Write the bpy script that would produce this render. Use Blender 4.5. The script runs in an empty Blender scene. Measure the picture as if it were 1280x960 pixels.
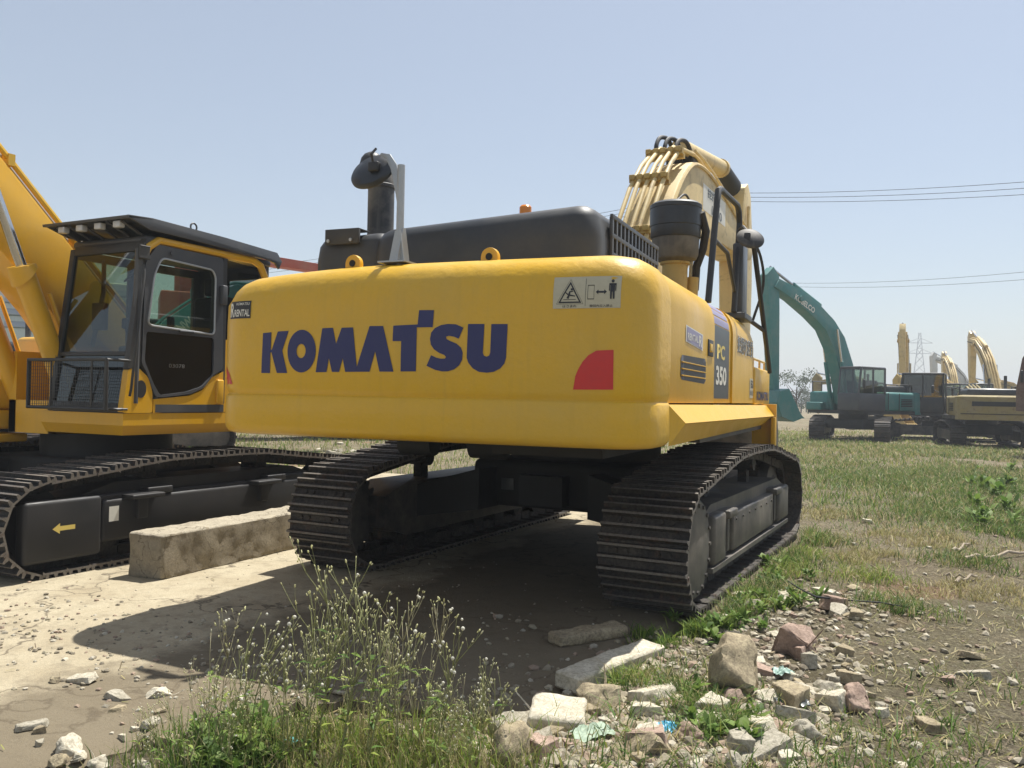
import bpy, bmesh, math, random
import numpy as np
from mathutils import Vector, Matrix, noise
from mathutils.bvhtree import BVHTree
random.seed(7); RNG = np.random.default_rng(7)
R = math.radians; PI = math.pi
scene = bpy.context.scene
COL = scene.collection
# ------------------------------------------------------------------ mesh builder
class MB:
    def __init__(s): s.v = []; s.f = []
    def add(s, vs, fs):
        o = len(s.v); s.v += [tuple(p) for p in vs]; s.f += [tuple(i + o for i in f) for f in fs]; return s
    def box(s, x0, x1, y0, y1, z0, z1, M=None):
        vs = [Vector(p) for p in ((x0,y0,z0),(x1,y0,z0),(x1,y1,z0),(x0,y1,z0),(x0,y0,z1),(x1,y0,z1),(x1,y1,z1),(x0,y1,z1))]
        if M is not None: vs = [M @ p for p in vs]
        return s.add(vs, [(0,3,2,1),(4,5,6,7),(0,1,5,4),(1,2,6,5),(2,3,7,6),(3,0,4,7)])
    def prism(s, poly, axis, a0, a1, M=None):
        """poly: 2D points. axis x -> (y,z); y -> (x,z); z -> (x,y)"""
        n = len(poly)
        def P(a, p):
            q = (a, p[0], p[1]) if axis == 'x' else (p[0], a, p[1]) if axis == 'y' else (p[0], p[1], a)
            return M @ Vector(q) if M is not None else q
        ar = sum(poly[i][0]*poly[(i+1)%n][1]-poly[(i+1)%n][0]*poly[i][1] for i in range(n))
        vs = [P(a0, p) for p in poly] + [P(a1, p) for p in poly]
        fl = (ar > 0) ^ (axis == 'y') ^ (a1 < a0)
        bot = tuple(range(n)); top = tuple(range(n, 2*n))
        if fl: fs = [bot[::-1], top] + [(i, (i+1)%n, (i+1)%n+n, i+n) for i in range(n)]
        else:  fs = [bot, top[::-1]] + [((i+1)%n, i, i+n, (i+1)%n+n) for i in range(n)]
        return s.add(vs, fs)
    def tube(s, pts, r, seg=8, cap=True, closed=False):
        pts = [Vector(p) for p in pts]; n = len(pts)
        rr = r if isinstance(r, (list, tuple)) else [r]*n
        t0 = (pts[1]-pts[0]).normalized()
        u = t0.orthogonal().normalized(); vs = []
        for i, p in enumerate(pts):
            a = pts[i]-pts[i-1] if i > 0 else pts[1]-pts[0]
            b = pts[i+1]-pts[i] if i < n-1 else a
            if i == 0: a = b
            t = (a.normalized()+b.normalized())
            t = t.normalized() if t.length > 1e-6 else b.normalized()
            u = (u - t*u.dot(t)).normalized(); w = t.cross(u)
            k = 1/max(.5, math.cos(a.angle(b)/2)) if a.length > 0 and b.length > 0 else 1
            for j in range(seg):
                an = 2*PI*j/seg
                vs.append(p + (u*math.cos(an)+w*math.sin(an))*rr[i]*k)
        fs = []
        for i in range(n-1):
            for j in range(seg):
                a, b = i*seg+j, i*seg+(j+1)%seg
                fs.append((a, b, b+seg, a+seg))
        if cap: fs += [tuple(range(seg))[::-1], tuple(range((n-1)*seg, n*seg))]
        return s.add(vs, fs)
    def cyl(s, p0, p1, r0, r1=None, seg=20):
        return s.tube([p0, p1], [r0, r0 if r1 is None else r1], seg)
    def rev(s, prof, o=(0,0,0), axis='z', seg=28):
        """prof: (radius, height) list, closed with caps"""
        vs = []; n = len(prof)
        for r, h in prof:
            for j in range(seg):
                a = 2*PI*j/seg; c, q = r*math.cos(a), r*math.sin(a)
                p = (c, q, h) if axis == 'z' else (h, c, q) if axis == 'x' else (q, h, c)
                vs.append((p[0]+o[0], p[1]+o[1], p[2]+o[2]))
        fs = [(i*seg+j, i*seg+(j+1)%seg, (i+1)*seg+(j+1)%seg, (i+1)*seg+j) for i in range(n-1) for j in range(seg)]
        fs += [tuple(range(seg))[::-1], tuple(range((n-1)*seg, n*seg))]
        return s.add(vs, fs)
    def rbox(s, x0, x1, y0, y1, z0, z1, r, seg=3, M=None, vertical=False):
        bm = bmesh.new(); bmesh.ops.create_cube(bm, size=1)
        for v in bm.verts:
            v.co = Vector(((x0+x1)/2+v.co.x*(x1-x0), (y0+y1)/2+v.co.y*(y1-y0), (z0+z1)/2+v.co.z*(z1-z0)))
        ed = [e for e in bm.edges if (not vertical or abs(e.verts[0].co.z-e.verts[1].co.z) > 1e-6)]
        bmesh.ops.bevel(bm, geom=ed, offset=r, segments=seg, affect='EDGES', profile=.5)
        vs = [v.co.copy() for v in bm.verts]
        if M is not None: vs = [M @ p for p in vs]
        bm.verts.index_update()
        s.add(vs, [tuple(v.index for v in f.verts) for f in bm.faces]); bm.free(); return s
    def mesh(s, name='m', smooth=35, bevel=0):
        me = bpy.data.meshes.new(name); me.from_pydata([tuple(p) for p in s.v], [], s.f); me.validate()
        if bevel:
            bm = bmesh.new(); bm.from_mesh(me)
            ed = [e for e in bm.edges if len(e.link_faces) == 2 and e.calc_face_angle(0) > R(30)]
            bmesh.ops.bevel(bm, geom=ed, offset=bevel, segments=2, affect='EDGES', profile=.6, clamp_overlap=True)
            bm.to_mesh(me); bm.free()
        if smooth:
            me.shade_smooth(); me.set_sharp_from_angle(angle=R(smooth))
        return me
    def build(s, name, mat, parent=None, smooth=35, bevel=0, rz=0, loc=None):
        return link(name, s.mesh(name, smooth, bevel), mat, parent, rz, loc)
def link(name, me, mat=None, parent=None, rz=0, loc=None):
    o = bpy.data.objects.new(name, me); COL.objects.link(o)
    if mat is not None and me is not None and not me.materials: me.materials.append(mat)
    if parent is not None: o.parent = parent
    if rz: o.rotation_euler.z = rz
    if loc is not None: o.location = loc
    return o
def tag(o, label=None, cat=None, group=None, kind=None):
    if label: o['label'] = label
    if cat: o['category'] = cat
    if group: o['group'] = group
    if kind: o['kind'] = kind
    return o
def empty(name, loc, rz, label, cat, group=None):
    o = bpy.data.objects.new(name, None); COL.objects.link(o)
    o.location = loc; o.rotation_euler = (0, 0, rz); o.empty_display_size = .2
    return tag(o, label, cat, group)
def copy_tree(o, parent=None):
    c = o.copy(); COL.objects.link(c)
    if parent is not None: c.parent = parent
    for ch in list(o.children): copy_tree(ch, c)
    return c
# ------------------------------------------------------------------ materials
def nt(name):
    m = bpy.data.materials.new(name); m.use_nodes = True; t = m.node_tree
    return m, t, t.nodes['Principled BSDF'], t.nodes['Material Output']
def N(t, kind, **kw):
    n = t.nodes.new(kind)
    for k, v in kw.items():
        if k in n.inputs: n.inputs[k].default_value = v
        else: setattr(n, k, v)
    return n
def ramp(t, fac, stops):
    r = t.nodes.new('ShaderNodeValToRGB'); e = r.color_ramp.elements
    while len(e) < len(stops): e.new(.5)
    for q, (p, c) in zip(e, stops):
        q.position = p; q.color = (c[0], c[1], c[2], 1) if isinstance(c, (tuple, list)) else (c, c, c, 1)
    t.links.new(fac, r.inputs[0]); return r.outputs[0]
def mixc(t, fac, a, b, mode='MIX'):
    m = t.nodes.new('ShaderNodeMix'); m.data_type = 'RGBA'; m.blend_type = mode
    for sck, val in ((m.inputs[0], fac), (m.inputs[6], a), (m.inputs[7], b)):
        if hasattr(val, 'links'): t.links.new(val, sck)
        elif isinstance(val, (int, float)): sck.default_value = val
        else: sck.default_value = (*val[:3], 1)
    return m.outputs[2]
def coords(t, scale=(1,1,1), world=False):
    tc = t.nodes.new('ShaderNodeNewGeometry' if world else 'ShaderNodeTexCoord')
    mp = t.nodes.new('ShaderNodeMapping'); mp.inputs['Scale'].default_value = scale
    t.links.new(tc.outputs['Position' if world else 'Object'], mp.inputs[0]); return mp.outputs[0]
def noi(t, co, scale, detail=5, rough=.6, dist=0):
    n = N(t, 'ShaderNodeTexNoise'); n.inputs['Scale'].default_value = scale
    n.inputs['Detail'].default_value = detail; n.inputs['Roughness'].default_value = rough
    n.inputs['Distortion'].default_value = dist
    t.links.new(co, n.inputs['Vector']); return n.outputs[0]
def bump(t, p, h, strength=.3, dist=.01):
    b = N(t, 'ShaderNodeBump'); b.inputs['Strength'].default_value = strength; b.inputs['Distance'].default_value = dist
    t.links.new(h, b.inputs['Height']); t.links.new(b.outputs[0], p.inputs['Normal'])
def paint(name, col, rough=.38, dust=(.42,.34,.22), amount=.35, coat=.25, streak=True, rust=0, metal=0, spec=.5, chips=0, cast=0):
    m, t, p, o = nt(name); co = coords(t)
    big = noi(t, co, 1.6, 6, .65); fine = noi(t, co, 38, 4, .7)
    c = mixc(t, ramp(t, big, [(.42, 0), (.72, amount)]), col, dust)
    c = mixc(t, ramp(t, fine, [(.35, 0), (.7, .12)]), c, tuple(x*.72 for x in col))
    if streak:
        s = noi(t, coords(t, (9, 9, .45)), 2.2, 4, .6)
        c = mixc(t, ramp(t, s, [(.52, 0), (.75, amount*.75)]), c, tuple(.55*a+.45*b*.6 for a, b in zip(col, dust)))
    if rust:
        rn = noi(t, co, 4.5, 8, .75, .4)
        c = mixc(t, ramp(t, rn, [(.58-.12*rust, 0), (.66, rust)]), c, (.11,.055,.03))
    if chips:
        cn = noi(t, co, 33, 7, .85, .6); gate = noi(t, co, 2.3, 3, .5)
        k = N(t, 'ShaderNodeMath', operation='MULTIPLY'); t.links.new(ramp(t, cn, [(.655, 0), (.675, 1)]), k.inputs[0]); t.links.new(ramp(t, gate, [(.46, 0), (.58, chips)]), k.inputs[1])
        c = mixc(t, k.outputs[0], c, (.10,.06,.035))
        sc_ = noi(t, coords(t, (1.2, 1.2, 16)), 7, 5, .7, .3); c = mixc(t, ramp(t, sc_, [(.66, 0), (.70, chips*.35)]), c, dust)
    t.links.new(c, p.inputs['Base Color'])
    t.links.new(ramp(t, big, [(.35, rough), (.75, min(1, rough+.3))]), p.inputs['Roughness'])
    p.inputs['Metallic'].default_value = metal; p.inputs['Specular IOR Level'].default_value = spec
    p.inputs['Coat Weight'].default_value = coat; p.inputs['Coat Roughness'].default_value = .18
    if cast:
        hh = N(t, 'ShaderNodeMath', operation='MULTIPLY_ADD'); hh.inputs[1].default_value = 2.4; t.links.new(noi(t, co, 2.1, 3, .5), hh.inputs[0]); t.links.new(noi(t, co, 16, 5, .6), hh.inputs[2]); bump(t, p, hh.outputs[0], .35, .014*cast)
    else: bump(t, p, noi(t, co, 14, 5, .6), .12, .01)
    return m
def plain(name, col, rough=.5, metal=0, emit=None):
    m, t, p, o = nt(name); p.inputs['Base Color'].default_value = (*col, 1)
    p.inputs['Roughness'].default_value = rough; p.inputs['Metallic'].default_value = metal
    n = noi(t, coords(t), 30, 3); t.links.new(mixc(t, ramp(t, n, [(.4, 0), (.7, .25)]), col, tuple(x*.7+.02 for x in col)), p.inputs['Base Color'])
    return m
def steel(name, col=(.055,.048,.042), dust=(.24,.19,.13), amount=.6):
    m, t, p, o = nt(name); co = coords(t); g = coords(t, world=True)
    a = noi(t, g, 3.5, 8, .72); b = noi(t, g, 45, 5, .75)
    c = mixc(t, ramp(t, a, [(.4, 0), (.68, amount)]), col, dust)
    c = mixc(t, ramp(t, b, [(.45, 0), (.62, .5)]), c, tuple(x*.5 for x in col))
    c = mixc(t, ramp(t, noi(t, g, 9, 6, .7), [(.55, 0), (.66, .45)]), c, (.12,.06,.035))
    t.links.new(c, p.inputs['Base Color']); p.inputs['Metallic'].default_value = .35
    t.links.new(ramp(t, b, [(.3, .5), (.7, .9)]), p.inputs['Roughness'])
    bump(t, p, b, .5, .006); return m
def glass(name, tint=(.62,.72,.66), refl=1.0):
    m, t, p, o = nt(name); t.nodes.remove(p)
    tr = N(t, 'ShaderNodeBsdfTransparent'); tr.inputs[0].default_value = (*tint, 1)
    gl = N(t, 'ShaderNodeBsdfGlossy'); gl.inputs['Roughness'].default_value = .02; gl.inputs[0].default_value = (.9,.95,.95,1)
    fr = N(t, 'ShaderNodeLayerWeight'); fr.inputs[0].default_value = .5
    pw = N(t, 'ShaderNodeMath', operation='POWER'); pw.inputs[1].default_value = 3.5; t.links.new(fr.outputs['Facing'], pw.inputs[0])
    mul = N(t, 'ShaderNodeMath', operation='MULTIPLY_ADD'); mul.inputs[1].default_value = refl*.8; mul.inputs[2].default_value = .07; t.links.new(pw.outputs[0], mul.inputs[0])
    mx = N(t, 'ShaderNodeMixShader'); t.links.new(mul.outputs[0], mx.inputs[0]); t.links.new(tr.outputs[0], mx.inputs[1]); t.links.new(gl.outputs[0], mx.inputs[2])
    t.links.new(mx.outputs[0], o.inputs[0]); return m
M = {}
M['yel'] = paint('yellow_paint', (.69,.40,.016), .33, (.52,.38,.12), .34, .22, spec=.4, chips=.5)
M['cast'] = paint('cast_yellow_paint', (.69,.40,.016), .33, (.50,.36,.11), .40, .22, spec=.4, chips=.8, cast=1)
M['yel2'] = paint('warm_yellow_paint', (.72,.385,.012), .33, (.45,.33,.14), .26, .25, spec=.4, chips=.5)
M['cream'] = paint('faded_cream_paint', (.66,.50,.22), .5, (.40,.33,.22), .5, .1, rust=.5)
M['dustyel'] = paint('dusty_yellow_paint', (.50,.34,.09), .6, (.34,.29,.21), .6, .05, rust=.5)
M['hood'] = paint('black_hood_paint', (.022,.025,.029), .38, (.10,.095,.085), .5, .15, streak=False)
M['black'] = paint('black_paint', (.018,.019,.021), .45, (.12,.11,.09), .45, .1, streak=False)
M['shadowblack'] = paint('shadow_black_paint', (.010,.011,.012), .6, (.04,.035,.03), .3, 0, streak=False)  # black darkened to carry the shade under the machines in its colour
M['grey'] = paint('dark_grey_paint', (.05,.054,.062), .42, (.15,.14,.12), .4, .2, streak=False)
M['frame'] = paint('dusty_frame_paint', (.035,.033,.032), .55, (.22,.19,.15), .9, .1, rust=.2)
M['teal'] = paint('teal_paint', (.030,.185,.175), .5, (.22,.28,.25), .5, .1, rust=.2)
M['teal2'] = paint('light_teal_paint', (.06,.28,.26), .45, (.3,.34,.3), .4, .1)
M['maroon'] = paint('rust_brown_paint', (.12,.07,.06), .7, (.28,.22,.18), .7, 0, rust=.6)
M['dgreen'] = paint('dark_green_paint', (.03,.055,.04), .6, (.2,.19,.15), .5, 0)
M['olive'] = paint('dull_olive_paint', (.28,.22,.08), .65, (.3,.26,.19), .7, 0, rust=.5)
M['red'] = paint('red_paint', (.42,.07,.035), .45, (.4,.25,.18), .4, .1)
M['white'] = paint('off_white_paint', (.62,.62,.58), .5, (.4,.37,.3), .4, .1)
M['galv'] = plain('galvanised_steel', (.42,.43,.43), .45, .6)
M['chrome'] = plain('chromed_rod', (.6,.6,.6), .18, 1)
M['rubber'] = plain('black_rubber', (.02,.02,.02), .6)
M['dusty_black'] = paint('dusty_black_plastic', (.03,.03,.032), .5, (.3,.27,.22), .9, 0)
M['steel'] = steel('track_steel', (.030,.027,.025), (.13,.105,.078), .55)
M['worn'] = steel('worn_track_steel', (.18,.16,.14), (.20,.165,.12), .5)
M['tar'] = paint('tar_black_paint', (.009,.009,.010), .5, (.06,.05,.04), .35, .05, streak=False)
M['steel_dark'] = steel('dark_track_steel', (.02,.019,.018), (.10,.08,.06), .4)
M['glass'] = glass('window_glass', (.50,.60,.52))
M['shieldglass'] = glass('tinted_windscreen', (.30,.34,.22), 1.0)
M['darkglass'] = glass('dark_window_glass', (.16,.19,.18))
_m, _t, _p, _o = nt('black_glass'); _p.inputs['Base Color'].default_value = (.003,.0035,.004,1); _p.inputs['Roughness'].default_value = .04; _p.inputs['Specular IOR Level'].default_value = .25; M['blackglass'] = _m
M['navy'] = plain('navy_vinyl', (.018,.022,.11), .4)
M['redref'] = plain('red_reflective_tape', (.58,.025,.022), .35)
M['decalwhite'] = plain('white_vinyl', (.72,.70,.62), .5)
M['decalcream'] = plain('aged_label_vinyl', (.50,.46,.33), .55)
M['decalblack'] = plain('black_vinyl', (.02,.02,.022), .5)
M['decalgrey'] = plain('grey_vinyl', (.045,.052,.056), .40)
M['decalyel'] = plain('yellow_vinyl', (.72,.55,.14), .5)
M['decallilac'] = plain('lilac_vinyl', (.30,.28,.42), .5)
M['orange'] = plain('orange_lens', (.80,.25,.02), .25)
M['lamp'] = plain('lamp_glass', (.55,.55,.55), .15)
M['mirror'] = plain('mirror_glass', (.7,.7,.7), .05, 1)
def seatmat(): return plain('seat_fabric', (.03,.03,.03), .9)
M['seat'] = seatmat()
# ------------------------------------------------------------------ decals laid on a surface
def bvh_of(*obs):
    bm = bmesh.new()
    for o in obs: bm.from_mesh(o.data)
    t = BVHTree.FromBMesh(bm); bm.free(); return t
def lay(name, polys, mat, parent, face, bvh, at=(0,0), off=.003, cell=.06, holes=False):
    """polys: 2D polygons (or (verts, faces)); face 'rear': u->X, v->Z seen from -Y; 'right': u->Y, v->Z seen from +X;
    'left': u->-Y, v->Z seen from -X; 'front': u->-X seen from +Y"""
    bm = bmesh.new()
    if isinstance(polys, tuple):
        vs = [bm.verts.new((p[0]+at[0], p[1]+at[1], 0)) for p in polys[0]]
        for f in polys[1]:
            try: bm.faces.new([vs[i] for i in f])
            except ValueError: pass
    elif holes:
        for pl in polys:
            vs = [bm.verts.new((p[0]+at[0], p[1]+at[1], 0)) for p in pl]
            for i in range(len(vs)): bm.edges.new((vs[i], vs[(i+1) % len(vs)]))
        bmesh.ops.triangle_fill(bm, edges=bm.edges[:], use_beauty=True, normal=(0,0,1))
    else:
        for pl in polys:
            bm.faces.new([bm.verts.new((p[0]+at[0], p[1]+at[1], 0)) for p in pl])
    bmesh.ops.triangulate(bm, faces=bm.faces[:])
    if cell and bm.verts:
        us = [v.co.x for v in bm.verts]; ws = [v.co.y for v in bm.verts]
        for lo, hi, k in ((min(us), max(us), 0), (min(ws), max(ws), 1)):
            q = (math.floor(lo/cell)+1)*cell
            while q < hi:
                pt = [0,0,0]; pt[k] = q; nn = [0,0,0]; nn[k] = 1
                bmesh.ops.bisect_plane(bm, geom=bm.verts[:]+bm.edges[:]+bm.faces[:], plane_co=pt, plane_no=nn); q += cell
    for v in bm.verts:
        u, w = v.co.x, v.co.y
        if face == 'rear': o, d = Vector((u, -9, w)), Vector((0, 1, 0))
        elif face == 'right': o, d = Vector((9, u, w)), Vector((-1, 0, 0))
        elif face == 'left': o, d = Vector((-9, -u, w)), Vector((1, 0, 0))
        else: o, d = Vector((-u, 9, w)), Vector((0, -1, 0))
        h = bvh.ray_cast(o, d)
        v.co = h[0]-d*off if h[0] is not None else o+d*7.5
    bm.normal_update()
    for f in bm.faces:
        if f.normal.dot(d) > 0: f.normal_flip()
    me = bpy.data.meshes.new(name); bm.to_mesh(me); bm.free(); me.shade_smooth()
    return link(name, me, mat, parent)
_txt = {}
def text2d(s, h, bold=0, width=None, center=True, slant=0):
    cu = bpy.data.curves.new('t', 'FONT'); cu.body = s; cu.size = 1; cu.offset = bold; cu.resolution_u = 3
    o = bpy.data.objects.new('t', cu); COL.objects.link(o)
    bpy.context.view_layer.update()
    me = bpy.data.meshes.new_from_object(o.evaluated_get(bpy.context.evaluated_depsgraph_get()))
    vs = [v.co.copy() for v in me.vertices]; fs = [tuple(p.vertices) for p in me.polygons]
    bpy.data.objects.remove(o); bpy.data.curves.remove(cu); bpy.data.meshes.remove(me)
    if not vs: return ([], [])
    x0, x1 = min(v.x for v in vs), max(v.x for v in vs); y0, y1 = min(v.y for v in vs), max(v.y for v in vs)
    k = h/(y1-y0); kx = k if width is None else width/(x1-x0)
    cx = (x0+x1)/2 if center else x0; cy = (y0+y1)/2 if center else y0
    return ([((v.x-cx)*kx + slant*(v.y-cy)*k, (v.y-cy)*k) for v in vs], fs)
def rect(u, v, w, h): return [(u-w/2, v-h/2), (u+w/2, v-h/2), (u+w/2, v+h/2), (u-w/2, v+h/2)]
SKY_DUST, SKY_STR, SUN_STR, EXPO = 1.1, .095, 4.9, 0.72
SKY_VEIL = (3.75, 3.85, 3.8)
# ------------------------------------------------------------------ crawler tracks
def belt_path(L, r, zt, step):
    """outer side path in (y, z), half length L, end radius r, raised middle zt; returns points+tangent every `step`"""
    c = L-r; pts = []
    for k in range(17):  # rear arc from bottom to top
        a = -PI/2 - PI*k/16*.97; pts.append((-c + r*math.cos(a), r+r*math.sin(a)))
    for k in range(1, 12):
        u = k/12; y = -c + 2*c*u
        sag = .010*math.sin(u*PI*3)**2
        pts.append((y, 2*r + (zt-2*r)*math.sin(min(1, u*2.1)*PI/2)*math.sin(min(1, (1-u)*2.1)*PI/2) - sag))
    for k in range(17):
        a = PI/2 - PI*k/16*.97 - .03*PI*0; pts.append((c + r*math.cos(a), r+r*math.sin(a)))
    pts.append((-c, 0.0))
    P = [Vector((p[0], p[1])) for p in pts]; n = len(P)
    seg = [(P[(i+1) % n]-P[i]).length for i in range(n)]; tot = sum(seg)
    cnt = round(tot/step); st = tot/cnt; out = []; i = 0; acc = 0
    for k in range(cnt):
        d = k*st
        while acc+seg[i] < d: acc += seg[i]; i += 1
        q = P[i].lerp(P[(i+1) % n], (d-acc)/seg[i]); t = (P[(i+1) % n]-P[i]).normalized()
        out.append((q, t))
    return out, pts
def shoe_mesh(w, pitch):
    """plate in local x across, y along travel, z outward (outer side), origin at the outer plate face"""
    b = MB(); h = w/2; p = pitch
    b.box(-h, h, -p*.53, p*.47, -.016, 0)
    b.prism([(-p*.53, -.018), (-p*.53, .010), (-p*.60, .002), (-p*.60, -.03)], 'x', -h, h)
    for y, hh in ((-p*.42, .040), (-p*.05, .030), (p*.33, .040)):
        b.prism([(y-.017, 0), (y+.017, 0), (y+.008, hh), (y-.008, hh)], 'x', -h, h)
    for sx in (-.30, -.18, .18, .30):
        b.cyl((sx*w, p*.14, -.002), (sx*w, p*.14, .014), .016, seg=6)
    for sx in (-.11, .11):  # chain links under the plate
        b.box(sx-.02, sx+.02, -p*.52, p*.42, -.10, -.016)
    me = b.mesh('shoe', 30); me.materials.append(None); me.materials.append(M['worn'])
    for f in me.polygons:
        c = f.center
        if c.z > .027 or (abs(c.x) > h-.002 and c.z > -.02 and c.z < .03): f.material_index = 1
    return me
def make_track(name, parent, xc, L, r, zt, w, side, mat, fmat, rz, pitch=.205, label=None, stickers=None, dz=0, detail=True):
    """side: +1 outer face towards +x, -1 towards -x (in track frame)"""
    s = side; iw = w*.5
    f = MB()   # the side frame: box beam with sloped top
    fx0, fx1 = xc-.20, xc+.20
    f.prism([(-L+.62, .30), (-L+.62, .56), (-L+.95, .66), (L-1.0, .66), (L-.62, .56), (L-.62, .30), (L-.95, .20), (-L+.95, .20)], 'x', fx0, fx1)
    xo = xc+s*.24
    def bx(x0, x1, *a): f.rbox(min(x0, x1), max(x0, x1), *a)
    bx(xc, xc+s*.275, -L+.80, -L+1.15, .24, .60, .03)
    bx(xc, xc+s*.265, -L+1.42, L-1.50, .26, .56, .02)
    bx(xc, xc+s*.27, L-1.22, L-.70, .25, .58, .03)
    bx(xc, xc+s*.20, L-.72, L-.30, .30, .52, .03)
    for yy in np.linspace(-L+1.5, L-1.6, 7): f.cyl((xc+s*.26, float(yy), .50), (xc+s*.275, float(yy), .50), .013, seg=6)
    # track guards / step brackets
    for y in (-L+1.28, L-1.38): bx(xc+s*.12, xc+s*.30, y-.13, y+.13, .54, .60, .012)
    for y in (-L+1.28, L-1.38): bx(xc+s*.12, xc+s*.26, y-.03, y+.03, .28, .55, .01)
    f.box(min(xc+s*.20, xc+s*.275), max(xc+s*.20, xc+s*.275), -L+.75, L-.75, .20, .235)
    root = f.build(name, fmat, parent, bevel=0, rz=rz)
    root.location.z = dz
    if label: root['label'] = label
    # final drive, sprocket, idler
    for cy, nm, rr in ((-L+r, 'sprocket', r-.10), (L-r, 'idler_wheel', r-.075)):
        b = MB(); n = 21 if nm == 'sprocket' else 28
        if nm == 'sprocket':
            pl = []
            for k in range(n*4):
                a = 2*PI*k/(n*4); q = rr-.045+(.05 if k % 4 in (0, 1) else 0); pl.append((cy+q*math.cos(a), r+q*math.sin(a)))
            b.prism(pl, 'x', xc-.035, xc+.035)
            b.rev([(.02, 0), (.30, 0), (.30, .20), (.335, .21), (.335, .235), (.32, .25), (.22, .262), (.02, .27)], (xc, cy, r), 'x', 40) if s > 0 else \
                b.rev([(.02, -.27), (.22, -.262), (.32, -.25), (.335, -.235), (.335, -.21), (.30, -.20), (.30, 0), (.02, 0)], (xc, cy, r), 'x', 40)
            for k in range(16):
                a = 2*PI*k/16; y, z = cy+.29*math.cos(a), r+.29*math.sin(a)
                b.cyl((xc+s*.25, y, z), (xc+s*.268, y, z), .015, seg=6)
        else:
            b.rev([(.02, -.09), (.20, -.09), (.22, -.06), (rr-.04, -.055), (rr, -.05), (rr, .05), (rr-.04, .055), (.22, .06), (.20, .09), (.02, .09)], (xc, cy, r), 'x', 36)
        b.build(nm, fmat, root)
    for y in np.linspace(-L+.95, L-.95, 7):
        b = MB().rev([(.02, -.17), (.11, -.17), (.115, -.12), (.095, -.11), (.095, .11), (.115, .12), (.11, .17), (.02, .17)], (xc, float(y), .215), 'x', 20)
        b.build('track_roller', M['steel_dark'], root)
    for y in (-L*.36, L*.30):
        b = MB().rev([(.02, -.10), (.075, -.10), (.075, .10), (.02, .10)], (xc, y, zt-.19), 'x', 16)
        b.box(xc-.04, xc+.04, y-.06, y+.06, .6, zt-.2); b.build('carrier_roller', M['steel_dark'], root)
    path, _ = belt_path(L, r, zt, pitch)
    me = shoe_mesh(w, path[1][0].y*0+pitch); me.materials[0] = mat
    for k, (q, t) in enumerate(path):
        o = bpy.data.objects.new('track_shoe', me); COL.objects.link(o); o.parent = root
        tv = Vector((0, t.x, t.y)).normalized(); nx = Vector((1, 0, 0)); nn = nx.cross(tv)   # outward normal: path runs clockwise seen from +x
        if nn.dot(Vector((0, q.x, q.y-r))) < 0: nx = -nx; nn = -nn
        inset = .028
        m = Matrix((( nx.x, tv.x, nn.x), (nx.y, tv.y, nn.y), (nx.z, tv.z, nn.z))).to_4x4()
        jit = random.uniform(-.004, .004)
        m.translation = Vector((xc, q.x, q.y)) - nn*inset + Vector((jit, 0, 0))
        o.matrix_local = m
    return root
# ------------------------------------------------------------------ the big excavator in the middle
SW = .079
EX = empty('excavator', (0, 0, 0), SW, 'large yellow excavator seen from behind with navy lettering across its tail', 'excavator')
def part(mb, name, mat, parent=EX, **k): return mb.build(name, mat, parent, **k)
GA, TW = 1.325, .60
make_track('crawler_track', EX, GA, 2.27, .42, 1.03, TW, 1, M['steel'], M['frame'], -SW, pitch=.212, dz=0.0)
make_track('crawler_track', EX, -GA, 2.27, .42, 1.03, TW, -1, M['steel'], M['frame'], -SW, pitch=.212, label='crawler track partly in shade beside the concrete beam')
# undercarriage centre
b = MB(); b.rbox(-.75, .75, -.85, .85, .45, .86, .06)
for sx in (-1, 1):
    for sy in (-1, 1):
        b.prism([(sx*.5, .45), (sx*.5, .80), (sx*1.15, .62), (sx*1.15, .34)], 'y', sy*.95-.22, sy*.95+.22)
b.box(-.2, .2, -1.0, -.8, .5, .75)
cf = part(b, 'centre_frame', M['shadowblack'], rz=-SW)
part(MB().rbox(-.45, -.33, -.856, -.85, .60, .70, .002), 'sticker', M['decalgrey'], cf)
b = MB(); b.rev([(.62, .84), (.70, .85), (.70, 1.02), (.66, 1.04), (.66, 1.12), (.60, 1.13)], seg=40)
part(b, 'swing_ring', M['shadowblack'])
# revolving frame below the body
b = MB(); b.box(-.85, .85, -1.5, 1.9, 1.09, 1.20); b.box(.30, 1.02, -2.85, -1.2, 1.06, 1.20)
b.box(-1.40, 1.30, -2.75, 1.75, 1.165, 1.26)
for x in (-.75, -.15): b.cyl((x-.14, -1.9, 1.05), (x+.14, -1.9, 1.05), .10, seg=16); b.box(x-.1, x+.1, -1.95, -1.85, 1.0, 1.18)
part(b, 'revolving_frame', M['shadowblack'])
# counterweight: rings of a rounded plan outline
def plan(inset):
    pts = []; xl, xr, cy = -1.50+inset, 1.435-inset, 0
    yr = lambda x: -3.445 + .028*x*x + inset
    def arc(cx, cyy, r, a0, a1, n=9):
        return [(cx+r*math.cos(R(a0+(a1-a0)*k/n)), cyy+r*math.sin(R(a0+(a1-a0)*k/n))) for k in range(n+1)]
    rl = max(.05, .30-inset*.6); rr = max(.05, .25-inset*.6)
    pts += [(xl, -2.60), (xl, -2.85)]
    pts += arc(xl+rl, yr(xl+rl)+rl, rl, 180, 270)
    for k in range(1, 16):
        x = xl+rl + (xr-rr-xl-rl)*k/16; pts.append((x, yr(x)))
    pts += arc(xr-rr, yr(xr-rr)+rr, rr, 270, 360)
    pts += [(xr, -2.99), (xr, -2.93)]
    pts += [(xr-.25, -2.93+.0), (.4, -2.75), (-.5, -2.62), (xl+.3, -2.60)]
    return pts
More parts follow.
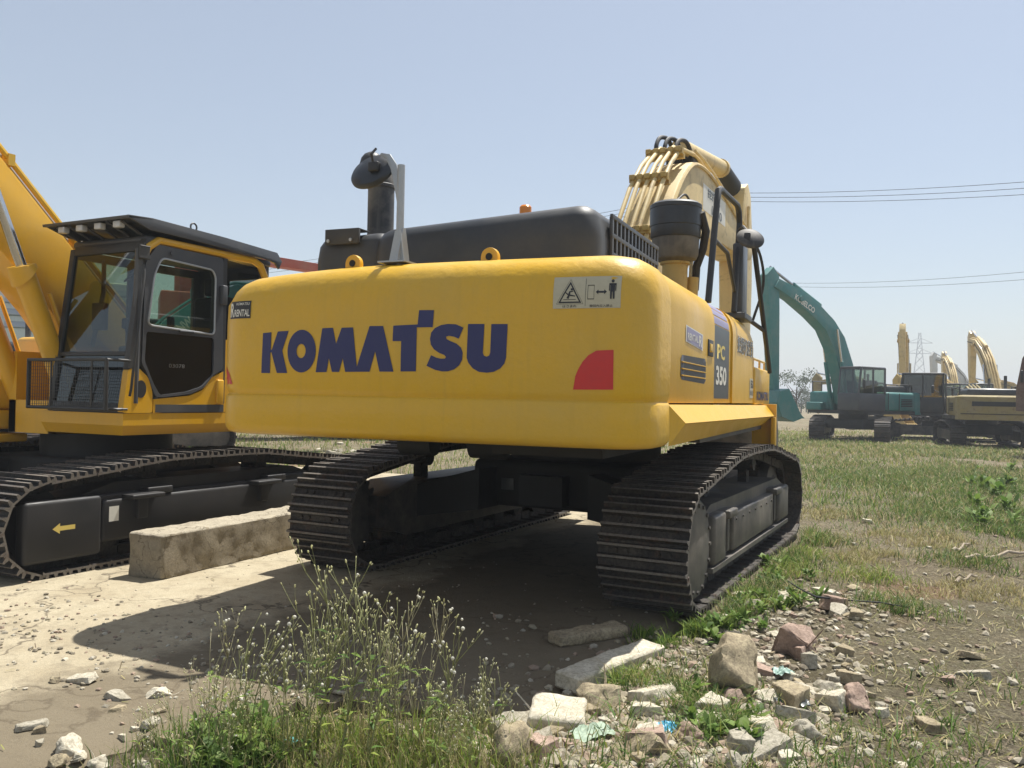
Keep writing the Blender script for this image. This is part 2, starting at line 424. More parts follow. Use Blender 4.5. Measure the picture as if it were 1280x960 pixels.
prof = [(1.148, .075), (1.152, .045), (1.165, .018), (1.19, .004), (1.22, 0), (1.30, 0), (1.385, .002), (1.398, .008), (1.404, .016), (1.412, .016), (1.42, .010), (1.45, .004), (1.60, 0),
        (1.85, .0), (1.98, .004), (2.06, .018), (2.12, .045), (2.165, .085), (2.195, .14), (2.212, .21), (2.222, .30)]
b = MB(); n = len(plan(0)); rings = []
for z, i in prof:
    zz = lambda x: z - (max(0, -x-.15)**2*.035 if z > 2 else 0)
    rings.append([(x, y, zz(x)) for x, y in plan(i)])
vs = [p for r_ in rings for p in r_]
fs = [(i*n+j, i*n+(j+1) % n, (i+1)*n+(j+1) % n, (i+1)*n+j) for i in range(len(rings)-1) for j in range(n)]
fs += [tuple(range(n))[::-1], tuple(range((len(rings)-1)*n, len(rings)*n))]
b.add(vs, fs); CW = part(b, 'counterweight', M['cast'], smooth=40); BV = bvh_of(CW)
for x in (-.52, .42):
    b = MB(); pl = [(x-.055, 2.14), (x+.055, 2.14)] + [(x+.055*math.cos(a), 2.235+.055*math.sin(a)) for a in [PI*k/10 for k in range(11)]]
    b.prism(pl, 'y', -3.22, -3.18)
    e = part(b, 'lifting_eye', M['yel2'], CW, bevel=.006)
    b = MB().cyl((x, -3.225, 2.225), (x, -3.175, 2.225), .02, seg=12); part(MB().cyl((x, -3.2265, 2.235), (x, -3.2215, 2.235), .021, seg=14), 'eye_hole', M['shadowblack'], e)
G = {
'K':[(-1.041,1.788),(-0.974,1.792),(-0.976,1.684),(-0.967,1.684),(-0.922,1.796),(-0.837,1.799),(-0.884,1.676),(-0.842,1.538),(-0.924,1.538),(-0.969,1.666),(-0.978,1.666),(-0.979,1.537),(-1.049,1.537)],
'MA':[(-0.581,1.811),(-0.502,1.813),(-0.478,1.716),(-0.439,1.812),(-0.358,1.813),(-0.326,1.578),(-0.242,1.819),(-0.149,1.818),(-0.073,1.551),(-0.168,1.551),(-0.200,1.670),(-0.236,1.550),(-0.408,1.548),(-0.427,1.629),(-0.452,1.547),(-0.504,1.547),(-0.527,1.629),(-0.544,1.546),(-0.624,1.544)],
'T':[(-0.080,1.819),(0.081,1.824),(0.088,1.906),(0.184,1.904),(0.179,1.807),(0.084,1.807),(0.076,1.807),(0.075,1.554),(-0.026,1.553),(-0.025,1.729),(-0.083,1.729)],
'S':[(0.372,1.802),(0.344,1.740),(0.315,1.751),(0.284,1.757),(0.265,1.752),(0.268,1.739),(0.290,1.728),(0.332,1.712),(0.360,1.689),(0.371,1.661),(0.368,1.621),(0.350,1.590),(0.319,1.567),(0.281,1.556),(0.243,1.555),(0.198,1.564),(0.144,1.586),(0.172,1.647),(0.206,1.633),(0.235,1.627),(0.261,1.628),(0.267,1.637),(0.257,1.648),(0.221,1.661),(0.189,1.681),(0.169,1.707),(0.163,1.741),(0.170,1.776),(0.192,1.801),(0.231,1.818),(0.275,1.824),(0.326,1.821)],
'U':[(0.400,1.822),(0.500,1.821),(0.494,1.660),(0.501,1.644),(0.517,1.639),(0.532,1.645),(0.538,1.660),(0.542,1.820),(0.639,1.819),(0.633,1.633),(0.624,1.602),(0.600,1.574),(0.561,1.555),(0.519,1.550),(0.472,1.554),(0.435,1.573),(0.407,1.604),(0.396,1.632)]}
for k in ('K', 'MA', 'T', 'S', 'U'): lay('lettering', [G[k]], M['navy'], CW, 'rear', BV, holes=True)
eo = [(-.734+.108*math.cos(a), 1.673+.131*math.sin(a)) for a in [2*PI*k/40 for k in range(40)]]
ei = [(-.737+.035*math.cos(a), 1.674+.044*math.sin(a)) for a in [2*PI*k/24 for k in range(24)]]
lay('lettering', [eo, ei], M['navy'], CW, 'rear', BV, holes=True)
lay('red_reflector', [[(1.018,1.464),(1.235,1.467),(1.235,1.677),(1.143,1.673),(1.10,1.648),(1.069,1.614),(1.045,1.573),(1.03,1.537)]], M['redref'], CW, 'rear', BV, holes=True)
lay('red_reflector', [[(-1.30,1.464),(-1.492,1.467),(-1.492,1.60),(-1.41,1.58),(-1.35,1.54)]], M['redref'], CW, 'rear', BV, holes=True)
# warning label
wl = lay('warning_label', [rect(1.081, 1.985, .368, .172)], M['decalcream'], CW, 'rear', BV)
def on(name, polys, mat, at=(0,0), off=.0045, holes=False, par=None, face='rear', bv=None): return lay(name, polys, mat, par or CW, face, bv or BV, at, off, holes=holes)
def ring(poly, t):  # polygon ring, inner scaled
    cx = sum(p[0] for p in poly)/len(poly); cy = sum(p[1] for p in poly)/len(poly)
    return [poly, [(cx+(p[0]-cx)*t, cy+(p[1]-cy)*t) for p in poly]]
tri = [(.927,1.928),(1.055,1.928),(.991,2.045)]
allp = []
on('warning_pictogram', ring(tri, .80), M['decalblack'], holes=True)
on('warning_pictogram', ring([(.916,1.922),(1.066,1.922),(.991,2.058)], .97), M['decalblack'], holes=True)
on('warning_pictogram', [[(.972,1.955),(.984,1.950),(.990,1.966),(1.02,1.962),(1.02,1.968),(.993,1.974),(.993,1.985),(1.01,1.99),(1.008,1.994),(.986,1.992),(.982,1.978),(.966,1.988),(.964,1.984),(.98,1.970)]], M['decalblack'], holes=True)
on('warning_pictogram', [rect(.99,1.947,.07,.003), rect(1.0,2.002,.012,.012)], M['decalblack'])
on('warning_pictogram', [rect(1.0765, 1.985, .002, .15)], M['decalgrey'])
on('warning_pictogram', ring(rect(1.106, 1.985, .036, .078), .9), M['decalblack'], holes=True)
on('warning_pictogram', [[(1.132,1.985),(1.147,1.998),(1.147,1.990),(1.178,1.990),(1.178,1.998),(1.193,1.985),(1.178,1.972),(1.178,1.980),(1.147,1.980),(1.147,1.972)]], M['decalblack'], holes=True)
hd = [(1.222+.008*math.cos(a), 2.043+.009*math.sin(a)) for a in [2*PI*k/14 for k in range(14)]]
on('warning_pictogram', [hd, [(1.203,2.031),(1.241,2.031),(1.241,1.99),(1.236,1.99),(1.236,2.02),(1.234,2.02),(1.234,1.947),(1.225,1.947),(1.224,1.985),(1.220,1.985),(1.219,1.947),(1.210,1.947),(1.210,2.02),(1.208,2.02),(1.208,1.99),(1.203,1.99)]], M['decalblack'], holes=True)
on('warning_text', text2d('はさまれ', .014, .01, .078), M['decalblack'], at=(.991,1.911))
on('warning_text', text2d('旋回内立入禁止', .014, .01, .125), M['decalblack'], at=(1.163,1.911))
# rental label at the left
rl = lay('rental_label', [[(-1.345,1.885),(-1.150,1.885),(-1.150,1.997),(-1.345,1.997)]], M['decalblack'], CW, 'rear', BV)
on('rental_text', text2d('KOMATSU', .017, .01, .115), M['decalwhite'], at=(-1.218,1.978))
on('rental_text', text2d('RENTAL', .045, .02, .135), M['decalwhite'], at=(-1.225,1.92))
on('rental_text', text2d('R', .09, .03, .045), M['decalwhite'], at=(-1.318,1.94))
# ---- body side, right
def side_sec(x=1.40, top=2.235, z0=1.40):
    return [(x, z0), (x, 1.98), (x-.008, 2.05), (x-.03, 2.11), (x-.07, 2.165), (x-.13, 2.205), (x-.21, 2.228), (x-.42, top), (x-.42, z0)]
b = MB().prism(side_sec(), 'y', -2.915, -1.275); SP = part(b, 'side_door', M['yel'], bevel=.006)
b = MB().prism(side_sec(1.385), 'y', -1.262, -.38); SP2 = part(b, 'stripe_panel', M['yel'], bevel=.006)
b = MB()
sec = side_sec(1.40, 2.225)
ys = [-.368, .75, .92, 1.05, 1.13, 1.17, 1.185]; ins = [0, 0, .012, .04, .09, .15, .22]
vs = []; nsec = len(sec)
for y, i in zip(ys, ins):
    for (x, z) in sec: vs.append((x - (i*.25 if x > 1.0 else 0), y, z if z < 1.5 else z - i*.9))
fs = [(a*nsec+j, a*nsec+(j+1) % nsec, (a+1)*nsec+(j+1) % nsec, (a+1)*nsec+j) for a in range(len(ys)-1) for j in range(nsec)]
fs += [tuple(range(nsec))[::-1], tuple(range((len(ys)-1)*nsec, len(ys)*nsec))]
FT = part(b.add(vs, fs), 'fuel_tank', M['yel'], smooth=50)
b = MB().rbox(.75, 1.395, 1.20, 2.5, 1.38, 1.77, .025); TB = part(b, 'tool_box', M['yel'])
b = MB()
for y in (1.35, 1.9, 2.35): b.tube([(1.35, y, 1.77), (1.35, y, 1.86)], .012)
b.tube([(1.35, 1.35, 1.86), (1.35, 2.35, 1.86)], .014); part(b, 'step_rail', M['cream'])
b = MB().box(.2, 1.0, -2.85, 1.1, 1.3, 2.19); part(b, 'engine_bay', M['black'])
b = MB().rbox(-1.42, .2, -2.6, -.1, 1.26, 2.19, .06); part(b, 'left_body', M['yel'])
b = MB()
for a in (-2.908, -1.27): b.box(1.392, 1.4015, a, a+.004, 1.42, 1.97)
# louvre in the side door
bs = bvh_of(SP)
gr = lay('vent_opening', [[(-2.50,1.565),(-2.46,1.545),(-1.70,1.535),(-1.64,1.56),(-1.64,1.69),(-1.68,1.712),(-2.46,1.70),(-2.50,1.675)]], M['decalblack'], SP, 'right', bs, holes=True)
for k in range(3):
    z = 1.662-k*.042
    part(MB().prism([(1.402, z), (1.412, z-.003), (1.412, z-.006), (1.402, z-.009)], 'y', -2.48, -1.66), 'vent_slat', M['yel'], gr)
lb = on('rental_label', [[(-2.36,1.79),(-1.77,1.762),(-1.77,1.875),(-2.36,1.897)]], M['decalwhite'], par=SP, face='right', bv=bs, off=.003)
on('rental_label', [[(-2.33,1.797),(-1.80,1.77),(-1.80,1.868),(-2.33,1.888)]], M['decallilac'], par=SP, face='right', bv=bs, off=.0045)
on('rental_text', text2d('RENTAL', .045, .02, .36), M['decalwhite'], at=(-2.13,1.828), par=SP, face='right', bv=bs, off=.006)
on('rental_text', text2d('R', .075, .03, .11), M['decalwhite'], at=(-1.87,1.822), par=SP, face='right', bv=bs, off=.006)
b = MB().rbox(1.398, 1.408, -1.56, -1.36, 1.74, 1.86, .003); lt = part(b, 'door_latch', M['black'], SP)
part(MB().rbox(1.404, 1.414, -1.52, -1.42, 1.77, 1.83, .003), 'latch_handle', M['yel'], SP)
# dark stripe with the size mark
b2 = bvh_of(SP2)
st = lay('dark_stripe', [rect(-.85, 1.715, .72, .56)], M['decalgrey'], SP2, 'right', b2)
lay('lilac_stripe', [rect(-.85, 2.035, .72, .06), ], M['decallilac'], SP2, 'right', b2, cell=.02)
lay('lilac_stripe', [rect(-.85, 2.10, .72, .045), rect(-.85, 2.15, .72, .035)], M['decallilac'], SP2, 'right', b2, cell=.015)
on('size_mark', text2d('PC', .115, .03, .36), M['decalyel'], at=(-.90,1.80), par=SP2, face='right', bv=b2, off=.005)
on('size_mark', text2d('350', .15, .035, .50), M['decalwhite'], at=(-.88,1.615), par=SP2, face='right', bv=b2, off=.005)
b3 = bvh_of(FT)
on('large_lettering', text2d('挖掘机租赁', .165, .05, 1.05), M['decalwhite'], at=(.40,1.92), par=FT, face='right', bv=b3, off=.003)
on('large_lettering', text2d('挖掘机租赁', .155, .01, 1.02), M['decalgrey'], at=(.40,1.92), par=FT, face='right', bv=b3, off=.0045)
on('rental_label', [rect(.92, 1.545, .40, .19)], M['decalcream'], par=FT, face='right', bv=b3, off=.003)
on('rental_text', text2d('EGF', .075, .03, .30), M['decalblack'], at=(.95,1.585), par=FT, face='right', bv=b3, off=.0045)
on('rental_text', text2d('建设机械', .05, .01, .34), M['decalgrey'], at=(.92,1.50), par=FT, face='right', bv=b3, off=.0045)
b4 = bvh_of(TB)
on('brand_lettering', text2d('KOMATSU', .095, .04, 1.05), M['navy'], at=(1.85,1.475), par=TB, face='right', bv=b4, off=.003)
# fender along the right side
b = MB()
ys = [-2.965, 1.95]
b.add([(1.385,-2.965,1.392),(1.43,-2.95,1.392),(1.43,1.9,1.378),(1.385,1.9,1.378),
       (1.50,-2.80,1.285),(1.52,1.90,1.262),(1.47,-2.80,1.275),(1.49,1.9,1.25),
       (1.43,-2.93,1.155),(1.43,-1.6,1.165),(1.40,1.90,1.165)],
      [(0,1,2,3),(1,4,5,2),(4,6,7,5),(1,8,4),(4,8,6),(6,8,10,7)])
FE = part(b, 'side_fender', M['yel'], smooth=20)
part(MB().box(1.30, 1.38, -1.7, 1.9, 1.12, 1.24), 'fender_recess', M['frame'])  # recess in dark frame paint: the fender's shade put into its colour
b = MB().box(1.28, 1.535, 1.90, 1.95, .93, 1.39); b.box(1.49, 1.535, 1.80, 1.90, .93, 1.25); part(b, 'fender_end_plate', M['yel2'], bevel=.006)
# front frame, below tool box
part(MB().box(.3, 1.36, 1.2, 2.45, 1.2, 1.37), 'front_frame', M['frame'])
part(MB().rbox(-1.45, -.4, -.05, 2.3, 1.18, 1.34, .03), 'cab_floor', M['yel'])
# ---- hood
b = MB()
def rounded(x0, x1, y0, y1, z0, z1a, z1b, r, tz):
    """rounded plan box with a softened, sloping top"""
    rings = []
    for i, (dz, ins) in enumerate([(0, 0), (.55, 0), (.80, r*.12), (.92, r*.35), (.98, r*.65), (1.0, r)]):
        pts = []
        for cx, cy, a in ((x0+r, y0+r, 180), (x1-r, y0+r, 270), (x1-r, y1-r, 0), (x0+r, y1-r, 90)):
            for k in range(7):
                an = R(a+15*k); x = cx+(r-ins*.9)*math.cos(an); y = cy+(r-ins*.9)*math.sin(an)
                zt = z1a+(z1b-z1a)*(x-x0)/(x1-x0)
                pts.append((x, y, z0+(zt-z0)*dz if dz < .56 else zt-(1-dz)*tz/.2*.45))
        rings.append(pts)
    n = len(rings[0]); vs = [p for q in rings for p in q]
    fs = [(i*n+j, i*n+(j+1) % n, (i+1)*n+(j+1) % n, (i+1)*n+j) for i in range(len(rings)-1) for j in range(n)]
    fs += [tuple(range(n))[::-1], tuple(range((len(rings)-1)*n, len(rings)*n))]
    return vs, fs
b.add(*rounded(-.60, .97, -2.93, -1.30, 2.15, 2.515, 2.60, .15, .18))
HD = part(b, 'engine_hood', M['hood'], smooth=50)
b = MB().add(*rounded(-1.10, -.50, -2.86, -1.50, 2.15, 2.49, 2.52, .12, .14)); H2 = part(b, 'exhaust_cover', M['hood'], smooth=50)
b = MB().box(-.97, -.70, -2.885, -2.862, 2.43, 2.53); b.box(-.97, -.70, -2.885, -2.75, 2.525, 2.535); sh = part(b, 'heat_shield', M['black'], bevel=.004)
for x in (-.94, -.76): part(MB().cyl((x, -2.895, 2.455), (x, -2.88, 2.455), .012, seg=8), 'bolt', M['galv'], sh)
b = MB()   # grille on the right flank of the hood
x = .985; ya, yb = -2.62, -1.42; z0, z1 = 2.20, 2.555
nx_, nz_ = 13, 3
for k in range(nx_+1): y = ya+(yb-ya)*k/nx_; b.box(x-.012, x+.008, y-.016, y+.016, z0, z1)
for k in range(nz_+1): z = z0+(z1-z0)*k/nz_; b.box(x-.010, x+.010, ya-.02, yb+.02, z-.014, z+.014)
gr = part(b, 'hood_grille', M['grey'], HD, bevel=.003)
part(MB().box(x-.018, x-.013, ya, yb, z0, z1), 'grille_backing', M['rubber'], HD)
b = MB().rbox(-1.42, 1.0, -1.30, .2, 2.1, 2.26, .05); part(b, 'rear_deck', M['hood'])
part(MB().cyl((-.058, -1.5, 2.5), (-.058, -1.5, 2.86), .02, seg=8).rev([(.03, 2.86), (.048, 2.865), (.048, 2.92), (.035, 2.935), (.01, 2.938)], (-.058, -1.5, 0)), 'beacon', M['orange'])
part(MB().tube([(-.33, -2.0, 2.5), (-.36, -2.0, 2.63), (-.385, -2.0, 2.72)], .004, 6), 'antenna', M['rubber'])
# exhaust stack
b = MB(); b.tube([(-.80, -2.45, 2.4), (-.80, -2.45, 2.93), (-.81, -2.45, 2.98), (-.83, -2.45, 3.03), (-.86, -2.45, 3.07)], [.095, .095, .095, .094, .092], 24, cap=False)
b.rev([(.100, 2.9), (.104, 2.905), (.104, 2.925), (.100, 2.93)], (-.80, -2.45, 0), seg=24)
XP = part(b, 'exhaust_stack', M['dusty_black'])
part(MB().rev([(.085, 3.05), (.088, 3.09), (.078, 3.13), (.055, 3.16), (.02, 3.178), (.005, 3.18)], (-.885, -2.45, 0), seg=24), 'rain_cap', M['black'], XP)
# rear mirror on its pole
b = MB().cyl((-.195, -3.20, 2.20), (-.195, -3.20, 2.83), .024, seg=14)
MP = part(b, 'mirror_pole', M['galv'])
b = MB().prism([(-.25, 2.222), (-.14, 2.222), (-.17, 2.42), (-.21, 2.42)], 'y', -3.235, -3.228)
b.prism([(-3.28, 2.222), (-3.12, 2.222), (-3.18, 2.44), (-3.21, 2.44)], 'x', -.173, -.166)
b.box(-.29, -.10, -3.30, -3.10, 2.218, 2.228); part(b, 'pole_bracket', M['galv'], MP)
b = MB().prism([(-.212, 2.52), (-.206, 2.70), (-.235, 2.84), (-.285, 2.91), (-.35, 2.925), (-.36, 2.91), (-.31, 2.88), (-.275, 2.80), (-.24, 2.66)], 'y', -3.19, -3.175)
part(b, 'mirror_arm', M['galv'], MP, bevel=.004)
def disc_frame(pos, major, nrm):
    x = Vector(major).normalized(); z = Vector(nrm); z = (z-x*z.dot(x)).normalized(); y = z.cross(x)
    m_ = Matrix((x, y, z)).transposed().to_4x4(); m_.translation = pos; return m_
Mm = disc_frame((-.418, -3.17, 2.814), (.95, .10, .24), (.15, -.84, .50))
b = MB(); q = MB().rev([(.01, .038), (.07, .036), (.125, .024), (.140, .008), (.142, -.006), (.13, -.01)], seg=36)
b.add([Mm @ Vector((v[0]*1.08, v[1]*.92, v[2])) for v in q.v], q.f); part(b, 'mirror_back', M['hood'], MP)
part(MB().tube([(-.36, -3.23, 2.94), (-.375, -3.26, 2.90), (-.375, -3.235, 2.85)], .008, 6).rbox(-.41, -.34, -3.245, -3.20, 2.80, 2.86, .008), 'mirror_clamp', M['black'], MP)
# precleaner
o = (.88, -.3, 0)
b = MB().rev([(.11, 2.2), (.11, 2.60), (.13, 2.605), (.13, 2.625), (.11, 2.63)], o); PC = part(b, 'intake_neck', M['dustyel'])
part(MB().rev([(.12, 2.62), (.185, 2.65), (.20, 2.68), (.205, 2.83), (.21, 2.835)], o, seg=36), 'precleaner_bowl', paint('dusty_bowl', (.10,.09,.075), .6, (.34,.29,.21), 1, 0), PC)
part(MB().rev([(.212, 2.83), (.218, 2.84), (.218, 2.93), (.224, 2.935), (.226, 3.06), (.222, 3.085), (.226, 3.09), (.226, 3.12), (.20, 3.14), (.05, 3.15)], o, seg=36), 'precleaner_cap', M['hood'], PC)
part(MB().tube([(1.10, -.3, 3.05), (1.13, -.22, 2.9), (1.10, -.18, 2.75), (1.04, -.15, 2.6), (1.02, -.1, 2.4)], .035, 10), 'intake_hose', M['rubber'], PC)
part(MB().cyl((1.01, -.2, 2.18), (1.02, -.2, 2.5), .05, seg=14), 'hose_neck', M['dustyel'])
# handrail, side mirror
b = MB().tube([(1.28, -.90, 2.2), (1.30, -.68, 3.05), (1.30, -.63, 3.15), (1.30, -.52, 3.19), (1.30, .44, 3.26), (1.30, .55, 3.22), (1.30, .60, 3.12), (1.29, .40, 2.25)], .026, 10)
b.tube([(1.30, -.76, 2.72), (1.30, -.1, 2.72), (1.29, .42, 2.45)], .018, 8); HR = part(b, 'handrail', M['black'])
b = MB().rbox(1.25, 1.35, .52, .84, 2.22, 2.92, .02); b.rbox(1.15, 1.39, .42, .90, 2.19, 2.25, .01); MPost = part(b, 'mirror_post', M['grey'])
b = MB().tube([(1.30, .58, 2.90), (1.31, .56, 3.05), (1.35, .48, 3.06), (1.42, .34, 2.97), (1.45, .28, 2.93)], .016, 8); part(b, 'mirror_arm', M['black'], MPost)
Mm = disc_frame((1.45, .25, 2.905), (.92, .15, -.34), (.30, -.74, .52))
q = MB().rev([(.01, .032), (.07, .028), (.115, .012), (.126, 0), (.126, -.012), (.10, -.014)], seg=32); b = MB()
b.add([Mm @ Vector((v[0]*1.0, v[1]*.9, v[2])) for v in q.v], q.f); part(b, 'mirror_back', M['dusty_black'], MPost)
part(MB().rbox(1.40, 1.455, .19, .27, 2.87, 2.95, .01), 'mirror_clamp', M['black'], MPost)
b = MB().tube([(1.44, .50, 2.95), (1.45, .55, 2.84), (1.45, 1.98, 1.74)], .024, 8)
b.tube([(1.30, .85, 2.24), (1.36, 1.1, 2.22), (1.45, 1.45, 2.15)], .022, 8); part(b, 'access_rail', M['rubber'])
# ---- boom (own heading, slightly off the body)
BX, BY, BA = .30, .2, -.07
TB_ = Matrix.Translation((BX, BY, 0)) @ Matrix.Rotation(BA, 4, 'Z')
hull = [(-.30, 1.80), (-.28, 2.1), (.02, 2.62), (.38, 3.12), (.70, 3.50), (1.02, 3.80), (1.40, 4.02), (1.85, 4.09), (2.4, 4.06), (3.2, 3.93), (4.2, 3.76), (4.55, 3.66),
        (4.66, 3.55), (4.55, 3.42), (4.1, 3.38), (3.4, 3.37), (2.8, 3.36), (2.3, 3.33), (1.94, 3.26), (1.5, 3.02), (1.1, 2.68), (.6, 2.2), (.1, 1.75)]
HW, HL = .26, .17
def spl(pts, n=5):
    P_ = [Vector(p) for p in pts]; P_ = [P_[0]*2-P_[1]]+P_+[P_[-1]*2-P_[-2]]; out = []
    for i in range(1, len(P_)-2):
        for k in range(n):
            t = k/n; a, b_, c, d = P_[i-1:i+3]
            out.append(.5*((2*b_)+(c-a)*t+(2*a-5*b_+4*c-d)*t*t+(3*b_-a-3*c+d)*t**3))
    return out+[P_[-2]]
def bprism(pl, x0, x1): return MB().prism(pl, 'x', x0, x1, TB_)
BO = part(bprism([(q.x, q.y) for q in spl([(*p, 0) for p in hull], 2)], -HL, HW), 'boom', M['cream'], bevel=.02, smooth=40)
def bt(pts, r, seg=8, sm=False): return MB().tube([TB_ @ Vector(p) for p in (spl(pts) if sm else pts)], r, seg)
# welded rim plate and stiffener on the boom flank
part(MB().tube([TB_ @ Vector((HW+.004, p.x, p.y-.035)) for p in spl([(*p, 0) for p in hull[3:11]], 4)], .022, 6), 'edge_weld', M['cream'], BO)
# hydraulic pipes along the boom back
for i, x in enumerate((-.145, -.065, .015, .10, .185)):
    o_ = .07+.02*(i % 2)
    pts = [(x, -.12-o_, 2.62), (x, .22-o_, 3.12+o_*.3), (x, .55-o_, 3.52+o_*.5), (x*.97, .88-o_*.8, 3.83+o_*.6), (x*.9, 1.25-o_*.5, 4.06+o_), (x*.85+.02, 1.72, 4.16+o_*.4)]
    part(bt(pts, .023, 10), 'hydraulic_pipe', M['cream'], BO)
for (y, z) in ((.14, 3.02), (.68, 3.66), (1.2, 4.06)):
    q = MB().box(-.18, .225, y-.12, y-.06, z-.02, z+.05, TB_); q.box(-.16, .22, y-.05, y+.01, z-.05, z, TB_)
    for i, x in enumerate((-.145, -.065, .015, .10, .185)): q.rbox(x-.030, x+.030, y-.15, y-.06, z+.0, z+.055, .01, M=TB_)
    part(q, 'pipe_clamp', M['dustyel'], BO)
for x, y0 in ((-.07, 1.12), (.0, 1.20), (.09, 1.30)):
    part(bt([(x, y0, 4.06), (x-.01, y0+.02, 4.17), (x, y0+.12, 4.28), (x+.03, y0+.30, 4.31), (x+.05, y0+.42, 4.22), (x+.055, y0+.45, 4.10)], .024, 10, True), 'hydraulic_hose', M['rubber'], BO)
part(MB().rbox(-.16, .16, 1.75, 2.0, 4.10, 4.20, .02, M=TB_), 'hose_block', M['black'], BO)
for x in (.17, .225):
    part(bt([(x, 1.6, 4.20), (x, 1.95, 4.20), (x, 2.6, 4.13), (x+.02, 3.3, 4.0), (x+.02, 4.3, 3.83)], .016), 'hydraulic_pipe', M['cream'], BO)
b = MB().cyl(TB_ @ Vector((HW-.01, 1.15, 3.30)), TB_ @ Vector((HW+.15, 1.15, 3.30)), .10, seg=24); b.cyl(TB_ @ Vector((HW-.01, 1.15, 3.30)), TB_ @ Vector((HW+.08, 1.15, 3.30)), .15, seg=24)
part(b, 'cylinder_boss', M['cream'], BO)
part(bt([(HW+.02, .72, 3.45), (HW+.04, .95, 3.56), (HW+.05, 1.15, 3.50), (HW+.10, 1.22, 3.36)], .012, 6, True), 'grease_hose', M['rubber'], BO)
bt_ = bvh_of(BO)
lay('boom_lettering', [rect(BY+2.35, 3.74, 1.1, .30)], M['decalwhite'], BO, 'right', bt_, off=.004)
lay('boom_lettering', text2d('1000', .11, .01, .5), M['decalgrey'], BO, 'right', bt_, at=(BY+2.45, 3.66), off=.008)
lay('boom_lettering', text2d('挖掘机', .11, .02, .6), M['decalgrey'], BO, 'right', bt_, at=(BY+2.3, 3.82), off=.008)
for s in (-1, 1):   # boom cylinders
    part(bt([(s*.37, .85, 1.35), (s*.37, 1.02, 2.35)], .10, 18), 'boom_cylinder', M['cream'], BO)
    part(bt([(s*.37, 1.02, 2.35), (s*.37, 1.15, 3.30)], .05, 14), 'cylinder_rod', M['chrome'], BO)
# arm and its cylinder
arm = [(4.42, 4.22), (4.52, 4.46), (4.72, 4.56), (4.92, 4.42), (5.06, 3.9), (5.10, 3.1), (4.95, 1.4), (4.75, 1.22), (4.60, 1.42), (4.46, 3.1), (4.40, 3.7)]
AR = part(bprism(arm, -.17, .17), 'arm', M['cream'], bevel=.02)
part(bt([(0, 1.75, 4.30), (0, 3.75, 4.56)], .105, 20), 'arm_cylinder', M['cream'], BO)
part(bt([(0, 3.7, 4.55), (0, 3.78, 4.56)], .125, 20), 'cylinder_gland', M['cream'], BO)
part(bt([(0, 3.78, 4.55), (0, 4.35, 4.44)], [.115, .15], 16), 'cylinder_boot', M['rubber'], BO)
part(bt([(0, 4.3, 4.45), (0, 4.62, 4.40)], .055, 12), 'cylinder_rod', M['chrome'], BO)
part(bt([(.20, 4.2, 3.0), (.21, 4.5, 3.6), (.20, 4.62, 4.2)], .02, 8, True), 'hydraulic_pipe', M['cream'], AR)
part(bt([(.26, 4.3, 3.8), (.36, 4.7, 3.5), (.36, 4.95, 3.1), (.22, 4.95, 2.6)], .02, 8, True), 'hydraulic_hose', M['rubber'], AR)
part(MB().tube([TB_ @ Vector((.19, 4.98, z)) for z in (2.2, 2.3)], .03, 8), 'grease_fitting', M['dustyel'], AR)
bk = [(4.6, 1.35), (5.1, 1.35), (5.3, .95), (5.2, .45), (4.8, .12), (4.1, .10), (4.3, .25), (4.75, .4), (4.9, .7), (4.7, 1.0)]
part(bprism(bk, -.55, .55), 'bucket', M['frame'], bevel=.01)
# simple cab of this machine on its far side
b = MB().rbox(-1.42, -.45, .05, 1.95, 1.34, 3.05, .08); CB = part(b, 'cab', M['grey'])
for (y0, y1) in ((.2, .75), (.85, 1.75)): part(MB().box(-1.428, -1.42, y0, y1, 2.0, 2.85), 'window', M['blackglass'], CB)
part(MB().box(-1.3, -.57, 1.95, 1.958, 1.6, 2.9), 'windscreen', M['blackglass'], CB); part(MB().box(-1.3, -.57, .042, .05, 2.25, 2.9), 'window', M['blackglass'], CB)
# ------------------------------------------------------------------ the excavator at the left, nose towards the viewer
LX, LY = -4.4, -1.80
LE = empty('excavator', (LX, LY, 0), PI, 'yellow excavator with black cab and guard roof, beside the concrete beam', 'excavator')
def lp(mb, name, mat, parent=LE, **k): return mb.build(name, mat, parent, **k)
LG = 1.20  # track centre: outer face at 1.5 -> world -2.9
for s in (-1, 1):
    t = make_track('crawler_track', LE, s*1.235, 2.03, .37, .87, .62, s, M['steel_dark'], M['tar'], 0, pitch=.19, label='near crawler track with a yellow arrow on its frame' if s < 0 else None)
    if s < 0:
        # flat frame cover with arrow and sticker (outer side looks to the camera)
        cv = lp(MB().rbox(-1.553, -1.44, 1.22, 1.86, .12, .58, .03), 'cover_plate', M['tar'], t)
        lp(MB().rbox(-1.53, -1.42, -1.6, 1.20, .20, .54, .03), 'frame_beam', M['tar'], t)
        bvx = bvh_of(cv)
        lay('direction_arrow', [[(-1.64,.365),(-1.58,.405),(-1.58,.382),(-1.455,.382),(-1.455,.348),(-1.58,.348),(-1.58,.325)]], M['decalyel'], cv, 'left', bvx, holes=True)
        lay('sticker', [rect(-1.10, .42, .09, .12)], M['decalwhite'], t, 'left', BVHTree.FromPolygons([Vector((-1.53,-3,0)),Vector((-1.53,3,0)),Vector((-1.53,3,2)),Vector((-1.53,-3,2))], [(0,1,2,3)]))
        for y in (.85, -.55): lp(MB().rbox(-1.64, -1.45, y-.16, y+.16, .53, .565, .01).rbox(-1.57, -1.45, y-.05, y+.05, .36, .54, .01), 'step', M['tar'], t)
b = MB().rbox(-.75, .75, -.75, .75, .40, .78, .05)
